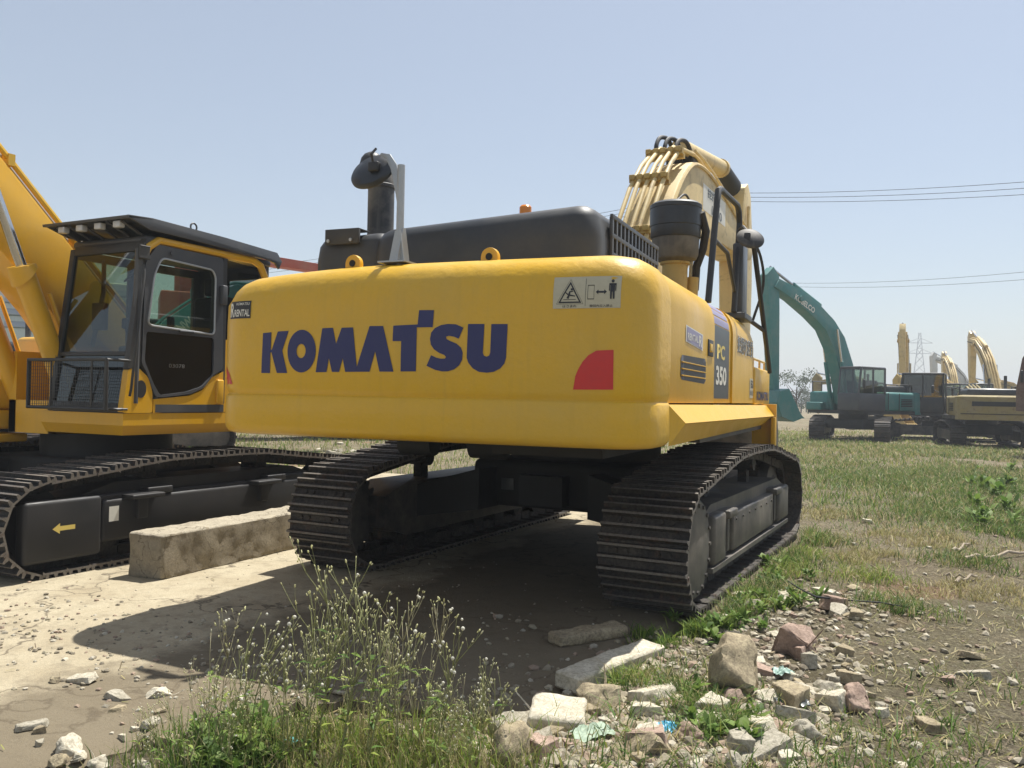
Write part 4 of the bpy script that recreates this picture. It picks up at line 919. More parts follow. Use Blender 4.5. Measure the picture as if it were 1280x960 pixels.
excavator('excavator', at(1216, 58), face(100, 1216), 'dark green excavator far off with lowered boom, left of the black hood', 'dgreen', boom=lo, arm=la, sc=.8)
excavator('excavator', at(1178, 88), face(-70, 1178), 'small yellow excavator on the skyline left of the narrow post', 'cream', sc=.50, **pk)
excavator('excavator', at(1105, 47), face(70, 1105), 'olive excavator half hidden between the teal machine and the dark cab', 'olive', boom=lo, arm=la, sc=.84)
excavator('excavator', at(1290, 60), face(120, 1290), 'yellow excavator far off beyond the right edge machine', 'dustyel', boom=lo, arm=la, sc=.9)
# rust-brown machine cut by the right edge
excavator('excavator', at(1376, 23), face(88, 1376), 'machine at the right edge with dark green body and tall rust-brown curved boom', 'dgreen', boomcol='maroon', hood='dgreen', boom=[(1.1,1.3),(.3,1.6),(.1,2.8),(.3,3.6),(.9,3.95),(1.5,3.6),(1.9,2.9),(2.05,2.0),(2.05,1.35)], cyl=False, sc=.95, L=2.3, cab=False, swing=R(-82))
# behind the left machine
excavator('excavator', at(150, 19), face(-60), 'teal excavator behind the left machine, its boom seen through the cab windows', 'teal2', boom=[(.1,1.4),(0,2.0),(.9,3.0),(1.6,3.55),(2.4,3.9),(3.6,3.9),(5.0,3.4),(5.0,3.1),(3.6,3.3),(2.6,3.2),(1.9,2.7),(1.1,1.7)], arm=[(4.8,3.5),(5.2,3.7),(5.5,3.2),(5.2,1.0),(4.9,1.0)], letters=('SUNWARD', (-1.35, 2.95), 1.0, .22, R(40)))
excavator('excavator', at(-40, 13.5), face(200), 'yellow excavator behind the left machine, only its deck showing at the left edge', 'yel2', boom=None, sc=.85, cab=False)
# grey louvred generator house far left
gs = empty('site_container', at(5, 21), face(25), 'pale grey ribbed container with a mesh window, behind the left boom', 'container')
MB().rbox(-3.2, 3.2, -1.2, 1.2, .5, 4.0, .04).build('container_body', M['white'], gs)
for k in range(11):
    for x0 in (-3.1, -1.5, .1, 1.7): MB().prism([(-1.2, .75+k*.29), (-1.26, .78+k*.29), (-1.26, .83+k*.29), (-1.2, .92+k*.29)], 'x', x0, x0+1.35).build('rib', M['galv'], gs) if not (2 < k < 7 and x0 > 0 and x0 < 1) else None
MB().box(.1, 1.4, -1.215, -1.203, 1.6, 2.8).build('mesh_window', M['decalwhite'], gs)
MB().box(-3.2, 3.2, -1.25, 1.25, .1, .5).build('container_base', M['black'], gs)
# red crane boom behind the cab
K = empty('crane_truck', at(330, 26), face(-82, 330), 'red telescopic crane boom resting behind the left cab roof', 'crane')
MB().prism([(-3.2, 5.80), (-3.2, 5.45), (3.6, 5.0), (3.6, 5.22)], 'x', -.25, .25).build('crane_boom', M['red'], K, bevel=.02)
MB().box(-1.2, 1.2, -4.0, 3.6, .9, 1.3).rbox(-1.0, 1.0, -3.0, -1.0, 1.3, 4.2, .05).box(-.2, .2, -2.6, -1.8, 4.2, 5.6).build('chassis', M['red'], K)
MB().tube([(0, 3.5, 5.2), (0, 4.4, 5.1)], .12, 8).tube([(0, 3.0, 5.35), (0, 3.8, 5.5), (0, 4.8, 5.25)], .03, 6).build('hook_head', M['black'], K)
MB().rbox(-1.2, 1.2, 3.4, 5.2, 1.0, 3.2, .15).build('truck_cab', M['white'], K)
for y in (-3, -1.8, 2.2, 4.4):
    for x in (-1.05, 1.05): MB().rev([(.05, -.15), (.42, -.15), (.5, -.1), (.5, .1), (.42, .15), (.05, .15)], (x, y, .5), 'x', 20).build('wheel', M['rubber'], K)
# lattice pylon
PY = empty('pylon', at(1149, 330), 0, 'grey lattice power pylon on the horizon right of the raised boom', 'pylon')
b = MB(); H = 29
lv = [0, 5, 9.5, 13.5, 17, 20, 22.5, 25, 27, 29]
wd = lambda z: 3.0*(1-z/H)**1.1+.35
for i in range(len(lv)-1):
    a, c = lv[i], lv[i+1]; wa, wc = wd(a), wd(c)
    cs = [(1,1), (1,-1), (-1,-1), (-1,1)]
    for k in range(4):
        p, q = cs[k], cs[(k+1) % 4]
        b.tube([(p[0]*wa, p[1]*wa, a), (p[0]*wc, p[1]*wc, c)], .13, 4); b.tube([(p[0]*wa, p[1]*wa, a), (q[0]*wc, q[1]*wc, c)], .08, 4); b.tube([(q[0]*wa, q[1]*wa, a), (p[0]*wc, p[1]*wc, c)], .08, 4)
for z in (21, 25): b.tube([(-4.5, -2, z), (4.5, 2, z)], .15, 4); b.tube([(-4.5, -2, z), (0, 0, z+2)], .1, 4); b.tube([(4.5, 2, z), (0, 0, z+2)], .1, 4)
b.build('lattice', M['galv'], PY)
# overhead wires: long sagging cables
def wire(p0, p1, sag, label, group):
    b = MB(); n = 24
    pts = [Vector(p0).lerp(Vector(p1), k/n) - Vector((0, 0, sag*4*(k/n)*(1-k/n))) for k in range(n+1)]
    b.tube(pts, .022, 5); return tag(b.build('power_line', M['rubber']), label, 'power line', group)
def wire2(ps, label, group):
    b = MB()
    for a_, c_ in zip(ps[:-1], ps[1:]): b.tube([Vector(a_).lerp(Vector(c_), k/16)-Vector((0, 0, .5*4*(k/16)*(1-k/16))) for k in range(17)], .022, 5)
    return tag(b.build('power_line', M['rubber']), label, 'power line', group)
def hz(px, py, depth):   # height of a sight line
    hor = 495.1+(px-640)*math.tan(.0197)
    return CAMP.z + (hor-py)/1070*depth
def wp(px, py, depth): q = at(px, depth); return (q.x, q.y, hz(px, py, depth))
for k in range(3):
    wire2([wp(250, 342+k*4.5, 105), wp(885, 240+k*5, 80), wp(1420, 214+k*9, 62)], ('topmost', 'middle', 'lowest')[k]+' of the three overhead wires crossing high behind the big excavator', 'high overhead wires')
for k in range(2):
    wire(wp(960, 353+k*4, 120), wp(1420, 324+k*12, 80), .8, ('upper', 'lower')[k]+' of the two thin wires above the teal excavator', 'low overhead wires')
# ------------------------------------------------------------------ camera
def cam_axes(yaw=YAW, pitch=.0141, roll=.0197):
    f = Vector((-math.sin(yaw)*math.cos(pitch), math.cos(yaw)*math.cos(pitch), math.sin(pitch)))
    r = Vector((math.cos(yaw), math.sin(yaw), 0)); u = r.cross(f)
    return r*math.cos(roll)+u*math.sin(roll), -r*math.sin(roll)+u*math.cos(roll), f
r_, u_, f_ = cam_axes()
cd = bpy.data.cameras.new('camera'); cam = bpy.data.objects.new('camera', cd); COL.objects.link(cam)
cam.matrix_world = Matrix(((r_.x, u_.x, -f_.x, CAMP.x), (r_.y, u_.y, -f_.y, CAMP.y), (r_.z, u_.z, -f_.z, CAMP.z), (0, 0, 0, 1)))
cd.sensor_width = 36; cd.lens = 36*1070/1280; cd.clip_start = .05; cd.clip_end = 20000; scene.camera = cam
def gp(px, py, z=0):
    d = f_ + r_*((px-640)/1070) + u_*((480-py)/1070); t = (z-CAMP.z)/d.z; return CAMP + d*t
# ------------------------------------------------------------------ ground sheet
def fbm(x, y, s, o=3, seed=0): return noise.fractal(Vector((x*s+seed, y*s-seed, seed*.37)), 1.0, 2.0, o)
def slab_in(x, y, m=0):
    ex = 1.50 - .3*(.5+.5*math.tanh((y+1.7)*4)) + .05*fbm(0, y, 2.2, 3, 5) + .03*math.sin(y*5)
    ey = -4.22 + .12*fbm(x, 0, 1.7, 3, 9) - 2.6*(.5+.5*math.tanh((.12-x)*4))
    return x < ex-m and x > -12 and y > ey+m and y < 5.2-m
def gh(x, y):
    d = math.hypot(x-3, y+7)
    a = .5+.5*math.tanh((d-9)/6)
    h = .035*fbm(x, y, .9, 4, 2) + .012*fbm(x, y, 5, 3, 4) + a*.07*fbm(x, y, .16, 3, 7)
    if y > -5 and x > 1.5: h += .05*math.exp(-((x-2.1)**2)/.5)*math.exp(-max(0, -1-y)*.0)*(1 if y < -1 else math.exp(-(y+1)**2))   # rubble ridge
    if slab_in(x, y, -.1): return -.075+h*.15
    if x < 2.4 and abs(y) < 3: h = min(h, .0)-.004
    return h*(1 if d < 150 else math.exp(-(d-150)/80)) - .015
def axis(lo, hi, c0, c1, st):
    v = list(np.arange(c0, c1, st)); q = c1; s = st
    while q < hi: v.append(q); s *= 1.16; q += s
    v.append(hi); q = c0; s = st
    while q > lo: s *= 1.16; q -= s; v.append(max(q, lo))
    return sorted(set(float(round(a, 4)) for a in v))
xs = axis(-6000, 6000, -2.5, 8.5, .06); ys = axis(-3000, 9000, -6.0, 3.5, .06)
nx, ny = len(xs), len(ys)
vs = [(x, y, gh(x, y)) for y in ys for x in xs]
fs = [(j*nx+i, j*nx+i+1, (j+1)*nx+i+1, (j+1)*nx+i) for j in range(ny-1) for i in range(nx-1)]
me = bpy.data.meshes.new('ground'); me.from_pydata(vs, [], fs); me.shade_smooth()
m, t, p, o = nt('soil'); g = coords(t, world=True)
c = ramp(t, noi(t, g, .8, 8, .68, .3), [(.32, (.20,.165,.085)), (.44, (.30,.25,.16)), (.56, (.38,.32,.22)), (.68, (.24,.20,.12))])
c = mixc(t, ramp(t, noi(t, g, .22, 5, .6), [(.46, 0), (.60, .45)]), c, (.15,.155,.06))
c = mixc(t, ramp(t, noi(t, g, 40, 6, .8), [(.40, 0), (.60, .8)]), c, (.09,.075,.05))
c = mixc(t, ramp(t, noi(t, g, 3.2, 8, .75, .5), [(.48, 0), (.60, .55)]), c, (.16,.125,.08))
vo = N(t, 'ShaderNodeTexVoronoi'); vo.inputs['Scale'].default_value = 26; t.links.new(g, vo.inputs['Vector'])
c = mixc(t, ramp(t, vo.outputs['Distance'], [(.10, .55), (.24, 0)]), c, (.52,.47,.37))
c = mixc(t, ramp(t, noi(t, g, .55, 4, .6, .5), [(.60, 0), (.66, .5)]), c, (.33,.19,.12))
t.links.new(c, p.inputs['Base Color']); p.inputs['Roughness'].default_value = .95; p.inputs['Specular IOR Level'].default_value = .15
bump(t, p, noi(t, g, 22, 9, .8), 1.0, .06)
link('ground', me, m); tag(bpy.data.objects['ground'], kind='structure')
# ------------------------------------------------------------------ concrete floor
def conc(name, a=(.46,.40,.29), b_=(.34,.29,.20), dark=(.16,.13,.09), sc=1.0):
    m, t, p, o = nt(name); g = coords(t, world=True)
    c = ramp(t, noi(t, g, 1.3*sc, 9, .7, .2), [(.35, b_), (.6, a)])
    c = mixc(t, ramp(t, noi(t, g, 7*sc, 7, .75), [(.5, 0), (.66, .55)]), c, dark)
    c = mixc(t, ramp(t, noi(t, g, 60, 5, .8), [(.42, 0), (.62, .5)]), c, tuple(x*.6 for x in a))
    vo = N(t, 'ShaderNodeTexVoronoi', feature='DISTANCE_TO_EDGE'); vo.inputs['Scale'].default_value = .55*sc
    dd = N(t, 'ShaderNodeVectorMath', operation='ADD'); nn = N(t, 'ShaderNodeTexNoise'); nn.inputs['Scale'].default_value = 3; nn.inputs['Detail'].default_value = 6
    t.links.new(g, nn.inputs['Vector']); t.links.new(g, dd.inputs[0]); t.links.new(nn.outputs[1], dd.inputs[1]); t.links.new(dd.outputs[0], vo.inputs['Vector'])
    c = mixc(t, ramp(t, vo.outputs['Distance'], [(0, .8), (.012, 0)]), c, (.07,.055,.04))
    t.links.new(c, p.inputs['Base Color']); p.inputs['Roughness'].default_value = .92; p.inputs['Specular IOR Level'].default_value = .2
    bump(t, p, noi(t, g, 45, 7, .8), .55, .02); return m
M['slab'] = conc('dusty_concrete', (.47,.41,.29), (.36,.30,.20))
def shade_and_dirt(m):   # brown dirt tone that also paints deeper shade under the machine, with ragged outline
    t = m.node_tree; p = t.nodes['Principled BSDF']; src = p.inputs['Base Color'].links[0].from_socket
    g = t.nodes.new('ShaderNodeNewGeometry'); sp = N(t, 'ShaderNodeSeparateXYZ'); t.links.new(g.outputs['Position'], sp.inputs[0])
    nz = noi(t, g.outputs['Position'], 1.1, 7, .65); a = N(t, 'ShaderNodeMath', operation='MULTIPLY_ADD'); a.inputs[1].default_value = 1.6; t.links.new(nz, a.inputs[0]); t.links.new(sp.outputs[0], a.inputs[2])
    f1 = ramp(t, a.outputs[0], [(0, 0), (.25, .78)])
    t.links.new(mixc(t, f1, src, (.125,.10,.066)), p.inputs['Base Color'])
shade_and_dirt(M['slab']); M['beam'] = conc('rough_cast_concrete', (.46,.41,.31), (.33,.29,.22), (.16,.13,.10), 3)
sx = np.arange(-12, 1.62, .08); sy = np.arange(-7.4, 5.2, .08)
vv = {}; V = []; Fq = []
def vid(i, j):
    if (i, j) not in vv:
        x, y = float(sx[i]), float(sy[j]); edge = not slab_in(x, y, .09)
        z = .004*fbm(x, y, 1.5, 4, 3) + .0025*fbm(x, y, 9, 3, 8) - (.025+.02*fbm(x, y, 12, 2, 1) if edge else 0)
        jx = .028*fbm(x, y, 7, 3, 11) if edge else 0; jy = .028*fbm(x, y, 7, 3, 15) if edge else 0
        vv[(i, j)] = len(V); V.append((x+jx, y+jy, z))
    return vv[(i, j)]
cells = {(i, j) for i in range(len(sx)-1) for j in range(len(sy)-1) if slab_in(float(sx[i])+.04, float(sy[j])+.04, 0) and float(sx[i])+.04 > -11.9}
for i, j in cells: Fq.append((vid(i, j), vid(i+1, j), vid(i+1, j+1), vid(i, j+1)))
for i, j in list(cells):   # broken side faces
    for di, dj, a, b2_ in ((1,0,(1,0),(1,1)), (-1,0,(0,1),(0,0)), (0,1,(1,1),(0,1)), (0,-1,(0,0),(1,0))):
        if (i+di, j+dj) not in cells:
            A = vid(i+a[0], j+a[1]); B = vid(i+b2_[0], j+b2_[1]); n0 = len(V)
            V.append((V[A][0], V[A][1], -.16)); V.append((V[B][0], V[B][1], -.16)); Fq.append((A, n0, n0+1, B))
me = bpy.data.meshes.new('concrete_floor'); me.from_pydata(V, [], Fq); me.shade_smooth(); me.set_sharp_from_angle(angle=R(50))
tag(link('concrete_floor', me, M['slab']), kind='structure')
# ------------------------------------------------------------------ rough blocks and rocks
def rough_block(L_, W_, H_, n=.012, cut=.05, seed=0):
    bm = bmesh.new(); bmesh.ops.create_cube(bm, size=1)
    for v in bm.verts: v.co = Vector((v.co.x*W_, v.co.y*L_, (v.co.z+.5)*H_))
    bmesh.ops.bevel(bm, geom=bm.edges[:], offset=.012, segments=1, affect='EDGES')
    for ax, ln in ((0, W_), (1, L_), (2, H_)):
        k = -ln/2 if ax < 2 else 0; end = k+ln
        while k < end:
            nn = [0,0,0]; nn[ax] = 1; co = [0,0,0]; co[ax] = k
            bmesh.ops.bisect_plane(bm, geom=bm.verts[:]+bm.edges[:]+bm.faces[:], plane_co=co, plane_no=nn); k += cut
    bm.normal_update()
    for v in bm.verts:
        q = v.co*1.0; d = noise.fractal(q*9+Vector((seed, 0, 0)), 1, 2, 4)*n + noise.fractal(q*2.5+Vector((seed, 9, 0)), 1, 2, 2)*n*.8
        v.co += v.normal*d
    me = bpy.data.meshes.new('block'); bm.to_mesh(me); bm.free(); me.shade_smooth(); me.set_sharp_from_angle(angle=R(48)); return me
bme = rough_block(2.55, .34, .335, .014, .04, 3); bme.materials.append(M['beam']); bme.materials.append(conc('shaded_side_concrete', (.31,.265,.19), (.22,.185,.13), (.11,.09,.065), 3))
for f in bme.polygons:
    if abs(f.normal.z) < .6: f.material_index = 1  # beam sides darker than its top: their shade put into the colour
BM_ = link('concrete_beam', bme, None, loc=(-2.36, -1.79, -.004), rz=R(2.6))
tag(BM_, 'long square concrete beam lying on the slab between the two yellow excavators', 'concrete beam')
def rock_mesh(seed, flat=.7, n=9, rough=.05):
    rg = random.Random(seed); bm = bmesh.new()
    for k in range(n+5):
        v = Vector((rg.gauss(0, 1), rg.gauss(0, 1), rg.gauss(0, 1))).normalized()
        v = Vector((v.x*rg.uniform(.8, 1), v.y*rg.uniform(.55, .8), v.z*flat*rg.uniform(.7, 1))); bm.verts.new(v)
    r0 = bmesh.ops.convex_hull(bm, input=bm.verts[:]); 
    bmesh.ops.delete(bm, geom=[g for g in r0['geom_interior'] if isinstance(g, bmesh.types.BMVert)], context='VERTS')
    bmesh.ops.bevel(bm, geom=bm.edges[:], offset=.05, segments=1, affect='EDGES')
    bmesh.ops.triangulate(bm, faces=bm.faces[:])
    bmesh.ops.subdivide_edges(bm, edges=[e for e in bm.edges if e.calc_length() > .25], cuts=2, use_grid_fill=True)
    bmesh.ops.subdivide_edges(bm, edges=[e for e in bm.edges if e.calc_length() > .16], cuts=1, use_grid_fill=True)
    bmesh.ops.triangulate(bm, faces=bm.faces[:]); bm.normal_update()
    for v in bm.verts: v.co += v.normal*(noise.fractal(v.co*3.2+Vector((seed, 0, 0)), 1, 2, 5)*rough*1.3)
    me = bpy.data.meshes.new('rock'); bm.to_mesh(me); bm.free(); me.shade_smooth(); me.set_sharp_from_angle(angle=R(32)); return me
def rockmat(name, a, b_, c2):
    m, t, p, o = nt(name); g = coords(t, world=True)
    c = ramp(t, noi(t, g, 9, 8, .7), [(.35, b_), (.62, a)]); c = mixc(t, ramp(t, noi(t, g, 55, 5, .8), [(.45, 0), (.6, .6)]), c, c2)
    t.links.new(c, p.inputs['Base Color']); p.inputs['Roughness'].default_value = .92; p.inputs['Specular IOR Level'].default_value = .2
    bump(t, p, noi(t, g, 70, 6, .8), .7, .012); return m
RM = [rockmat('pale_rubble', (.68,.63,.51), (.50,.45,.34), (.28,.24,.17)), rockmat('grey_rubble', (.50,.46,.37), (.33,.30,.23), (.17,.15,.11)),
      rockmat('pinkish_rubble', (.46,.34,.27), (.32,.23,.18), (.18,.13,.10)), rockmat('buff_rubble', (.45,.38,.25), (.28,.23,.15), (.14,.11,.08))]
VAR = [rock_mesh(s, fl) for s, fl in ((1,.7),(2,.45),(3,.8),(4,.35),(5,.6),(6,.3),(7,.55),(8,.75))]
def shard_mesh(seed, flat=.45):
    rg = random.Random(seed); bm = bmesh.new(); n = rg.randint(5, 7); top = []
    a0 = sorted(rg.uniform(0, 2*PI) for _ in range(n))
    for a in a0:
        r_m = rg.uniform(.7, 1.0); bm.verts.new((r_m*math.cos(a), r_m*.72*math.sin(a), -flat*rg.uniform(.7, 1))); r2 = r_m*rg.uniform(.8, 1.0); bm.verts.new((r2*math.cos(a+.08), r2*.72*math.sin(a+.08), flat*rg.uniform(.55, .75)))
    r0 = bmesh.ops.convex_hull(bm, input=bm.verts[:]); bmesh.ops.delete(bm, geom=[g for g in r0['geom_interior'] if isinstance(g, bmesh.types.BMVert)], context='VERTS')
    bmesh.ops.bevel(bm, geom=bm.edges[:], offset=.022, segments=1, affect='EDGES'); bmesh.ops.triangulate(bm, faces=bm.faces[:])
    for _ in range(3): bmesh.ops.subdivide_edges(bm, edges=[e for e in bm.edges if e.calc_length() > .17], cuts=1, use_grid_fill=True); bmesh.ops.triangulate(bm, faces=bm.faces[:])
    bm.normal_update()
    for v in bm.verts: v.co += v.normal*(noise.fractal(v.co*4.5+Vector((seed, 3, 0)), 1, 2, 5)*.035)
    me = bpy.data.meshes.new('shard'); bm.to_mesh(me); bm.free(); me.shade_smooth(); me.set_sharp_from_angle(angle=R(26)); return me
VAR = [VAR[0], VAR[2]] + [shard_mesh(20+k, (.5, .3, .42, .25, .6, .35)[k]) for k in range(6)]
VARM = []
for k, me in enumerate(VAR):
    for q in range(4):
        c = me.copy(); c.materials.clear(); c.materials.append(RM[q]); VARM.append(c)
def rock(px, py, size, var, mt, label, name='rock', rot=None, tilt=None, sink=.25, group=None, zs=1, cat='rock'):
    P_ = gp(px, py); o = link(name, VARM[(var % 8)*4+mt]); 
    s = size/2; zt = gh(P_.x, P_.y) if not slab_in(P_.x, P_.y) else 0
    o.location = (P_.x, P_.y, zt + s*.55*zs*(1-sink)); o.scale = (s, s, s*zs)
    o.rotation_euler = (tilt or random.uniform(-.25, .25), random.uniform(-.25, .25), rot if rot is not None else random.uniform(0, 6.28))
    return tag(o, label, cat, group)
rock(915, 872, .46, 1, 3, 'largest buff boulder-like concrete lump at the rubble edge, below the crawler track', tilt=.1, rot=1.9, zs=1.05)
rock(940, 835, .24, 4, 0, 'pale lump leaning behind the largest buff lump', rot=2)
rock(988, 812, .34, 0, 2, 'pinkish broken lump right of the largest buff lump', rot=.3, zs=1.1)
rock(1016, 838, .16, 6, 1, 'small dark grey stone beside the pinkish lump', rot=1)
rock(1044, 760, .36, 4, 2, 'flat pinkish lump under the thin black cable', rot=1.2, zs=.8, tilt=.05)
rock(1030, 745, .22, 3, 0, 'pale flat chip resting above the flat pinkish lump', rot=.2)
rock(1085, 650, .16, 5, 0, 'white flat stone alone on the dirt strip right of the crawler track', rot=.2)
rock(1062, 628, .12, 7, 0, 'small pale stone nearest the far end of the crawler track', rot=.2)
# slab pieces
def slabpiece(px, py, L_, W_, H_, rz, label, tilt=0, mt=0, z=.0, n=.01, seed=1):
    P_ = gp(px, py); o = link('concrete_piece', rough_block(L_, W_, H_, n, .035, seed), RM[mt]); o.location = (P_.x, P_.y, z); o.rotation_euler = (tilt, random.uniform(-.05, .05), rz)
    return tag(o, label, 'concrete piece')
slabpiece(765, 842, .78, .16, .09, R(-14), 'long pale kerb-like concrete strip along the shadow edge', z=.0, n=.008, seed=4)
slabpiece(697, 905, .26, .24, .10, R(20), 'square pale concrete slab piece near the bottom centre', .06, 0, -.02, seed=7)
slabpiece(650, 915, .20, .22, .07, R(60), 'thin concrete fragment leaning left of the square slab piece', .25, 1, -.03, seed=9)
slabpiece(735, 800, .5, .14, .07, R(-30), 'brownish concrete strip in the shade at the slab edge', .0, 3, .0, seed=12)
# scattered individual rubble: three look-alike groups by where they lie
def scatter(n, poly_px, smin, smax, label, group, mts, avoid_slab=True):
    k = 0; tries = 0
    (x0, y0, x1, y1) = poly_px
    while k < n and tries < n*30:
        tries += 1; px, py = random.uniform(x0, x1), random.uniform(y0, y1); P_ = gp(px, py)
        if avoid_slab and slab_in(P_.x, P_.y, .05): continue
        if abs(abs(P_.x)-GA) < .36 and abs(P_.y) < 2.35: continue
        s = smin+(smax-smin)*random.random()**2.6
        rock(px, py, s, random.randrange(8), random.choice(mts), label, group=group, sink=random.uniform(.4, .85), zs=random.uniform(.5, 1)); k += 1
HL_ = ('broken pale rubble stone in the heap at the bottom centre', 'rubble stones in the heap at the bottom centre')
scatter(36, (615, 880, 1005, 962), .20, .40, *HL_, [0,0,0,1,2,3])
scatter(116, (595, 862, 1030, 968), .06, .20, *HL_, [0,0,0,0,1,2,3])
scatter(60, (900, 735, 1070, 880), .08, .28, 'rubble stone on the bank right of the near end of the right crawler track', 'rubble stones beside the right crawler track', [0,0,1,2,3])
scatter(24, (1030, 770, 1290, 965), .05, .26, 'pale rubble stone on the bare ground at the bottom right', 'rubble stones at the bottom right', [0,0,1,2,3])
scatter(14, (1060, 640, 1290, 700), .04, .13, 'small white chip of stone on the dirt of the right field', 'white stone chips on the right field', [0,0,1])
scatter(22, (-20, 850, 250, 965), .06, .22, 'stone lying on the pale ground at the bottom left corner', 'stones at the bottom left corner', [0,1,3], False)
scatter(12, (395, 548, 500, 574), .2, .7, 'pale rubble lump on the grass seen between the two yellow excavators', 'rubble lumps between the excavators', [0,1])
# gravel: uncountable small chips as one object
def gravel():
    base = []
    for s in range(5):
        bm = bmesh.new(); bmesh.ops.create_icosphere(bm, subdivisions=1, radius=1)
        for v in bm.verts: v.co *= random.uniform(.6, 1.2); v.co.z *= .6
        base.append(([v.co.copy() for v in bm.verts], [tuple(v.index for v in f.verts) for f in bm.faces])); bm.free()
    vs, fs, col = [], [], []
    def put(P_, s):
        b_ = random.choice(base); o = len(vs); mt = Matrix.Rotation(random.uniform(0, 6.28), 3, 'Z') @ Matrix.Rotation(random.uniform(-.5, .5), 3, 'X')
        z = 0 if slab_in(P_.x, P_.y) else gh(P_.x, P_.y); vs.extend([tuple(mt @ (q*s)+Vector((P_.x, P_.y, z+s*.2))) for q in b_[0]]); fs.extend([tuple(i+o for i in f) for f in b_[1]])
        t_ = random.random(); cc = [(.36,.32,.24),(.28,.24,.17),(.46,.42,.33),(.30,.22,.16),(.2,.17,.12),(.33,.29,.20)][int(t_*6)]; kk = random.uniform(.75, 1.15); cc = tuple(q*kk for q in cc); col.extend([cc]*len(b_[0]))
    for _ in range(7000):
        x = random.gauss(2.0, .45); y = random.uniform(-6.0, -.6)
        P_ = Vector((x, y, 0))
        if slab_in(x, y, .03) and random.random() < .8: continue
        if x < 1.7 and y > -2.4: continue
        put(P_, .004+.030*random.random()**3)
    for _ in range(2600):
        P_ = gp(random.uniform(600, 1030), random.uniform(862, 968))
        if not slab_in(P_.x, P_.y, .05): put(P_, .010+.032*random.random()**2)
    for _ in range(900):
        P_ = gp(random.uniform(600, 1290), 640+330*random.random()**.8); 
        if P_.y > -2.6 and P_.x < 1.7: continue
        put(P_, .004+.030*random.random()**2.5)
    for _ in range(900): put(Vector((random.uniform(-3.5, 1.6), -4.25+random.gauss(0, .35)-.1, 0)), random.uniform(.005, .02))
    for _ in range(260): put(Vector((random.uniform(-3, 1.4), random.uniform(-4.2, -1), 0)), random.uniform(.004, .012))
    me = bpy.data.meshes.new('gravel'); me.from_pydata(vs, [], fs); a = me.color_attributes.new('tint', 'FLOAT_COLOR', 'POINT')
    a.data.foreach_set('color', np.array([(c[0], c[1], c[2], 1) for c in col], dtype=np.float32).ravel())
    m, t, p, o = nt('gravel_stone'); at_ = N(t, 'ShaderNodeAttribute', attribute_name='tint'); t.links.new(mixc(t, ramp(t, noi(t, coords(t, world=True), 60, 4), [(.4, 0), (.7, .4)]), at_.outputs[0], (.2,.17,.13)), p.inputs['Base Color']); p.inputs['Roughness'].default_value = .95
    tag(link('gravel', me, m), 'small stone chips and gravel strewn over soil and slab edge', 'gravel', kind='stuff')
gravel()
# ------------------------------------------------------------------ grass and weeds
def tintmat(name, rough=.6, trans=.35):
    m, t, p, o = nt(name); a = N(t, 'ShaderNodeAttribute', attribute_name='tint')
    t.links.new(a.outputs[0], p.inputs['Base Color']); p.inputs['Roughness'].default_value = rough; p.inputs['Specular IOR Level'].default_value = .3
    tr = N(t, 'ShaderNodeBsdfTranslucent'); t.links.new(a.outputs[0], tr.inputs[0]); mx = N(t, 'ShaderNodeMixShader'); mx.inputs[0].default_value = trans
    t.links.new(p.outputs[0], mx.inputs[1]); t.links.new(tr.outputs[0], mx.inputs[2]); t.links.new(mx.outputs[0], o.inputs[0]); return m
M['leaf'] = tintmat('leaf_blade')
GREEN = [(.09,.165,.03), (.12,.20,.04), (.17,.24,.055), (.065,.12,.025)]
DRY = [(.38,.32,.15), (.30,.26,.12), (.44,.38,.20), (.25,.24,.08)]
LIME = [(.22,.30,.05), (.28,.34,.07), (.16,.24,.045)]
def blades(name, pts, label, cat, mat=None):
    """pts: list of (x, y, z, height, width, color, lean)"""
    n = len(pts); A = np.array([(p[0], p[1], p[2], p[3], p[4], p[6]) for p in pts]); C_ = np.array([p[5] for p in pts])
    an = RNG.uniform(0, 2*PI, n); la = RNG.uniform(0, 2*PI, n)
    ux, uy = np.cos(an), np.sin(an); lx, ly_ = np.cos(la)*A[:, 5]*A[:, 3], np.sin(la)*A[:, 5]*A[:, 3]
    v = np.zeros((n, 5, 3)); h, w = A[:, 3], A[:, 4]
    for k, (s, hz_, lf, wf) in enumerate(((-1, 0, 0, 1), (1, 0, 0, 1), (1, .55, .32, .8), (-1, .55, .32, .8), (0, 1, 1, 0))):
        v[:, k, 0] = A[:, 0]+s*ux*w*wf*.5+lx*lf; v[:, k, 1] = A[:, 1]+s*uy*w*wf*.5+ly_*lf; v[:, k, 2] = A[:, 2]+h*hz_*(1-.25*A[:, 5]*lf)
    me = bpy.data.meshes.new(name); me.vertices.add(n*5); me.vertices.foreach_set('co', v.astype(np.float32).ravel())
    base = np.arange(n)*5
    loops = np.stack([base, base+1, base+2, base+3, base+3, base+2, base+4], 1).ravel()
    me.loops.add(n*7); me.loops.foreach_set('vertex_index', loops.astype(np.int32))
    me.polygons.add(n*2); st = np.stack([np.arange(n)*7, np.arange(n)*7+4], 1).ravel()
    me.polygons.foreach_set('loop_start', st.astype(np.int32)); me.update(calc_edges=True); me.validate()
    a = me.color_attributes.new('tint', 'FLOAT_COLOR', 'POINT'); cc = np.ones((n, 5, 4)); cc[:, :, :3] = C_[:, None, :]
    a.data.foreach_set('color', cc.astype(np.float32).ravel())
    return tag(link(name, me, mat or M['leaf']), label, cat, kind='stuff')
def jit(c, a=.25):
    k = 1+random.uniform(-a, a); return (c[0]*k, c[1]*k*(1+random.uniform(-.06, .06)), c[2]*k)
